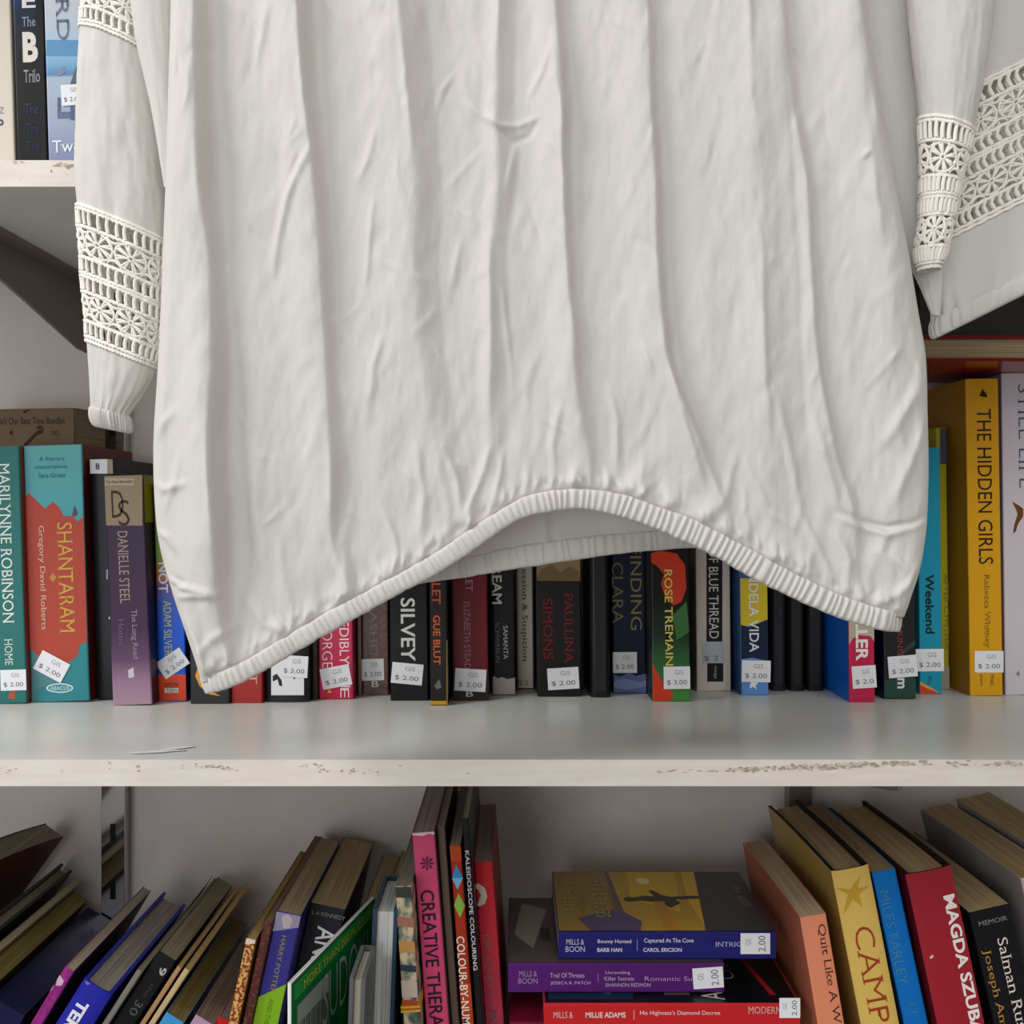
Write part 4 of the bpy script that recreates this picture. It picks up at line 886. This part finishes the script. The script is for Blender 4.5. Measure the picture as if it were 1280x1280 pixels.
def strand(tube, ts, aa, r, out=0.0, closed=False, taper=False):
    """a thread laid on the sleeve surface"""
    P = tube.pt(np.array(ts), np.array(aa), out); n = len(P)
    d = np.gradient(P, axis=0) if not closed else (np.roll(P, -1, 0) - np.roll(P, 1, 0))
    d /= np.linalg.norm(d, axis=1)[:, None] + 1e-12
    up = np.array([0.13, 1.0, 0.21]); s1 = np.cross(d, up); s1 /= np.linalg.norm(s1, axis=1)[:, None] + 1e-12; s2 = np.cross(d, s1)
    m = 6; rr = np.full(n, r)
    if taper: rr = r*(.45 + .55*np.sin(np.pi*np.linspace(0, 1, n)))
    ring = []
    for j in range(m):
        q = 2*np.pi*j/m; ring.append(P + (rr*math.cos(q))[:, None]*s1 + (rr*math.sin(q))[:, None]*s2)
    v = np.stack(ring, 1).reshape(-1, 3); i = np.arange(n*m).reshape(n, m); ip = np.roll(i, -1, 1)
    if closed: f = np.stack([i, np.roll(i, -1, 0), np.roll(ip, -1, 0), ip], -1).reshape(-1, 4)
    else: f = np.stack([i[:-1], i[1:], ip[1:], ip[:-1]], -1).reshape(-1, 4)
    return v, f

def lace(tube, t0, t1, nrung, nflower, r=.00066, rows=2, seed=1):
    """crochet insertion: stitched cords, ladders of rungs and pinwheel flowers"""
    rs = np.random.RandomState(seed); parts = []; Hh_ = t1 - t0; pk = tube.Yc / F
    lay = [('c', 0), ('c', .027), ('l', .035, .145), ('c', .155), ('f', .16, .375), ('c', .385), ('l', .395, .49), ('c', .50), ('c', .525),
           ('l', .535, .63), ('c', .64), ('f', .645, .845), ('c', .855), ('l', .862, .955), ('c', .965), ('c', .995)]
    ring = np.linspace(0, 2*np.pi, 120, endpoint=False)
    for it in lay:
        if it[0] == 'c':
            tt = t0 + it[1]*Hh_
            parts.append(strand(tube, tt + .9*np.sin(ring*nrung*2), ring, r*1.35, .6, True))
            parts.append(strand(tube, tt + 1.4 + .9*np.cos(ring*nrung*2), ring, r*1.0, 1.4, True))
        elif it[0] == 'l':
            a0, b0 = t0 + it[1]*Hh_, t0 + it[2]*Hh_
            for k in range(nrung):
                a = 2*np.pi*(k + .2*rs.rand())/nrung; q = np.linspace(0, 1, 5)
                parts.append(strand(tube, a0 + (b0-a0)*q, a + .03*np.sin(q*3), r*1.7, .4))
                parts.append(strand(tube, a0 + (b0-a0)*q, a + .028 - .03*q, r*.9, 1.0))
        else:
            a0, b0 = t0 + it[1]*Hh_, t0 + it[2]*Hh_; tc_ = (a0+b0)/2; Rt = (b0-a0)/2
            Ra = np.pi/nflower
            for k in range(nflower):
                ac = 2*np.pi*(k + .5)/nflower
                for j in range(8):
                    q = j*np.pi/4 + .25; u = np.linspace(.10, 1.0, 7)
                    for dq in (-.14, .14):
                        parts.append(strand(tube, tc_ + Rt*u*np.sin(q + dq*u), ac + Ra*u*.98*np.cos(q + dq*u), r*1.25, .5 + .4*(j % 2), taper=True))
                cc = np.linspace(0, 2*np.pi, 14, endpoint=False)
                parts.append(strand(tube, tc_ + Rt*.94*np.sin(cc), ac + Ra*.94*np.cos(cc), r*1.2, .3, True))
                parts.append(strand(tube, tc_ + Rt*.16*np.sin(cc), ac + Ra*.16*np.cos(cc), r*1.0, .8, True))
                for sg in (-1, 1):          # corner fillers
                    u = np.linspace(-1, 1, 7)
                    parts.append(strand(tube, tc_ + sg*Rt*(.95 - .35*(1-u*u)), ac + Ra + u*Ra*.45, r*1.4, .4, taper=True))
    return merge(parts)

def set_sleeve(tube, bands, segs, cuff_t, nr, nf, gathers=None):
    parts = [tube.cloth(a, b_, gather=(gathers if b_ == segs[-1][1] else None)) for a, b_ in segs]
    v, f = merge(parts); sl = np_mesh('sleeve', v, f, cloth, blouse)
    for k, (a, b_) in enumerate(bands):
        v, f = lace(tube, a, b_, nr, nf, seed=k+3); o = np_mesh('lace_band', v, f, thread, blouse)
        o.parent = sl; o.matrix_parent_inverse = Matrix.Identity(4)
    if cuff_t:
        a, b_ = cuff_t
        ts = np.linspace(a, b_, 12); aa = np.linspace(0, 2*np.pi, 260, endpoint=False); A, Tt = np.meshgrid(aa, ts)
        bulge = 4.6*np.sqrt(np.clip(1 - ((Tt - (a+b_)/2)/((b_-a)/2))**2, 0, 1))
        rib = (1.3*np.sin(A*40 + 3.5*vnoise1(A*30, 9, 7) + .25*(Tt-a)/(b_-a)) + 2.2*vnoise1(A*40, 12, 2))*(bulge/4.6)
        o1 = tube.pt(Tt, A, bulge + rib); o2 = tube.pt(Tt[::-1], A, -1.5 - bulge*.4)
        v = np.concatenate([o1.reshape(-1, 3), o2.reshape(-1, 3)]); n, m = 24, 260
        i = np.arange(n*m).reshape(n, m); ip = np.roll(i, -1, 1); ni = np.roll(i, -1, 0); nip = np.roll(ip, -1, 0)
        o = np_mesh('cuff', v, np.stack([i, ni, nip, ip], -1).reshape(-1, 4), cloth, blouse); o.parent = sl; o.matrix_parent_inverse = Matrix.Identity(4)
    return sl

left = Tube([(-300, 205, 80), (-200, 170, 62), (0, 150, 45), (130, 150, 52), (250, 152, 57), (350, 154, 52), (440, 153, 44), (475, 148, 36), (500, 142, 27), (512, 139, 22), (540, 141, 20)],
            [(-300, .42), (440, .40), (500, .3), (540, .2)], .585, [(-300, .016), (0, .014), (300, .014), (470, .012), (540, .009)], 71, wrinkle=2.3)
# keep the sleeve behind the front panel edge
set_sleeve(left, [(-100, 54), (279, 443)], [(-300, -101), (55, 278), (444, 516)], (513, 538), 30, 8, gathers=(516, 2.2, 14))

right = Tube([(-300, 1180, 110), (-150, 1215, 140), (0, 1232, 148), (120, 1258, 150), (220, 1274, 143), (300, 1284, 134), (360, 1290, 128), (395, 1292, 126), (430, 1292, 123)],
             [(-300, -.40), (0, -.5), (430, -.5)], .592, [(-300, .018), (0, .012), (430, .010)], 91, xref=1168)
set_sleeve(right, [(136, 308)], [(-300, 135), (309, 400)], (397, 424), 84, 21, gathers=(400, 4.5, 26))

fold = Tube([(-300, 1190, 60), (-150, 1188, 58), (0, 1188, 54), (70, 1186, 46), (120, 1184, 38), (160, 1182, 33), (220, 1176, 25), (280, 1169, 20), (320, 1163, 18), (336, 1161, 12)],
            [(-300, .2), (160, .28), (230, .15), (336, -.1)], .562, [(-300, .014), (100, .013), (250, .009), (336, .005)], 111, wrinkle=1.6)
pv, pf = fold.cloth(-300, 157)
o = np_mesh('sleeve_fold', pv, pf, cloth, blouse)
v, f = lace(fold, 158, 336, 26, 5, r=.00070, seed=8); l_ = np_mesh('lace_band', v, f, thread, blouse); l_.parent = o; l_.matrix_parent_inverse = Matrix.Identity(4)
inner = Tube([(-300, 1190, 52), (0, 1188, 46), (120, 1184, 31), (160, 1182, 27), (220, 1176, 20), (280, 1169, 15), (330, 1163, 12)], [(-300, .2), (160, .28), (230, .15), (336, -.1)], .5635, [(-300, .010), (100, .009), (250, .006), (336, .003)], 111, wrinkle=.8)
v, f = inner.cloth(150, 312); np_mesh('lace_lining', v, f, cloth, blouse)
# the fold of plain cloth beside the upper crochet band of the left sleeve
lf = Tube([(-300, 204, 44), (-100, 196, 38), (0, 192, 29), (60, 196, 25), (130, 205, 18), (240, 214, 8)], [(-300, .2), (240, .2)], .572, [(-300, .010), (0, .009), (130, .006), (240, .003)], 131, wrinkle=.7)
v, f = lf.cloth(-300, 236); np_mesh('sleeve_fold', v, f, cloth, blouse)
rf = Tube([(-300, 1114, 70), (0, 1114, 52), (100, 1124, 46), (150, 1130, 43), (250, 1142, 37), (320, 1154, 25), (360, 1164, 14), (396, 1170, 5)], [(-300, .15), (385, .1)], .577, [(-300, .008), (0, .008), (250, .005), (385, .002)], 151, wrinkle=1.0)
v, f = rf.cloth(-300, 395); np_mesh('sleeve_fold', v, f, cloth, blouse)

# ------------------------------------------------------------------ hanger and rail above the frame
steel = mat('b8b8ba', .25, 1.0)
def tube_poly(pts, r, m=10):
    P = np.array(pts, float); d = np.gradient(P, axis=0); d /= np.linalg.norm(d, axis=1)[:, None]
    up = np.array([0.0, 1.0, 0.001]) if abs(d[0][1]) < .9 else np.array([0., 0., 1.])
    s1 = np.cross(d, up); s1 /= np.linalg.norm(s1, axis=1)[:, None]; s2 = np.cross(d, s1)
    v = np.stack([P + r*math.cos(2*np.pi*j/m)*s1 + r*math.sin(2*np.pi*j/m)*s2 for j in range(m)], 1).reshape(-1, 3)
    i = np.arange(len(P)*m).reshape(-1, m); ip = np.roll(i, -1, 1)
    fs = [tuple(x) for x in np.stack([i[:-1], i[1:], ip[1:], ip[:-1]], -1).reshape(-1, 4)]
    fs += [tuple(i[0][::-1]), tuple(i[-1])]
    return [tuple(x) for x in v], fs
hg = empty('clothes_hanger', (0, .562, 1.90))
pts = [(x, 0, .012 - .055*(abs(x)/.17)**1.3 + .0) for x in np.linspace(-.15, .15, 31)]
v, f = tube_poly(pts, .006); link('hanger_bar', v, f, mat('3a3a3c', .4), None, True, hg)
hk = [(0, 0, z) for z in np.linspace(.012, .055, 6)] + [(.016*math.sin(t) + .0, 0, .0565 + .016 - .016*math.cos(t)) for t in np.linspace(.2, 4.4, 18)]
hk = [(0, 0, z) for z in np.linspace(.012, .050, 6)] + [(-.014 + .014*math.cos(t), 0, .066 + .014*math.sin(t)) for t in np.linspace(-.9, -.2, 4)] + [(.0165*math.cos(t) - .0025, 0, .070 + .0165*math.sin(t)) for t in np.linspace(0, 3.6, 18)]
hk = [(0, x, z) for x, y, z in hk]
v, f = tube_poly(hk, .0016, 8); link('hook', v, f, steel, None, True, hg)
tag(hg, 'dark hanger holding the white blouse, above the picture', 'hanger')
rl = empty('garment_rail', (0, .5595, 1.9718))
v, f = tube_poly([(x, 0, 0) for x in np.linspace(-1.0, 1.0, 9)], .0125, 16); link('bar', v, f, steel, None, True, rl)
for sx_ in (-.95, .95):
    a = MB(); a.box(sx_ - .004, sx_ + .004, 0, Y_WALL - .562, -.02, .02, steel); a.build('arm', rl)
tag(rl, 'steel garment rail the blouse hangs from, above the picture', 'rail')
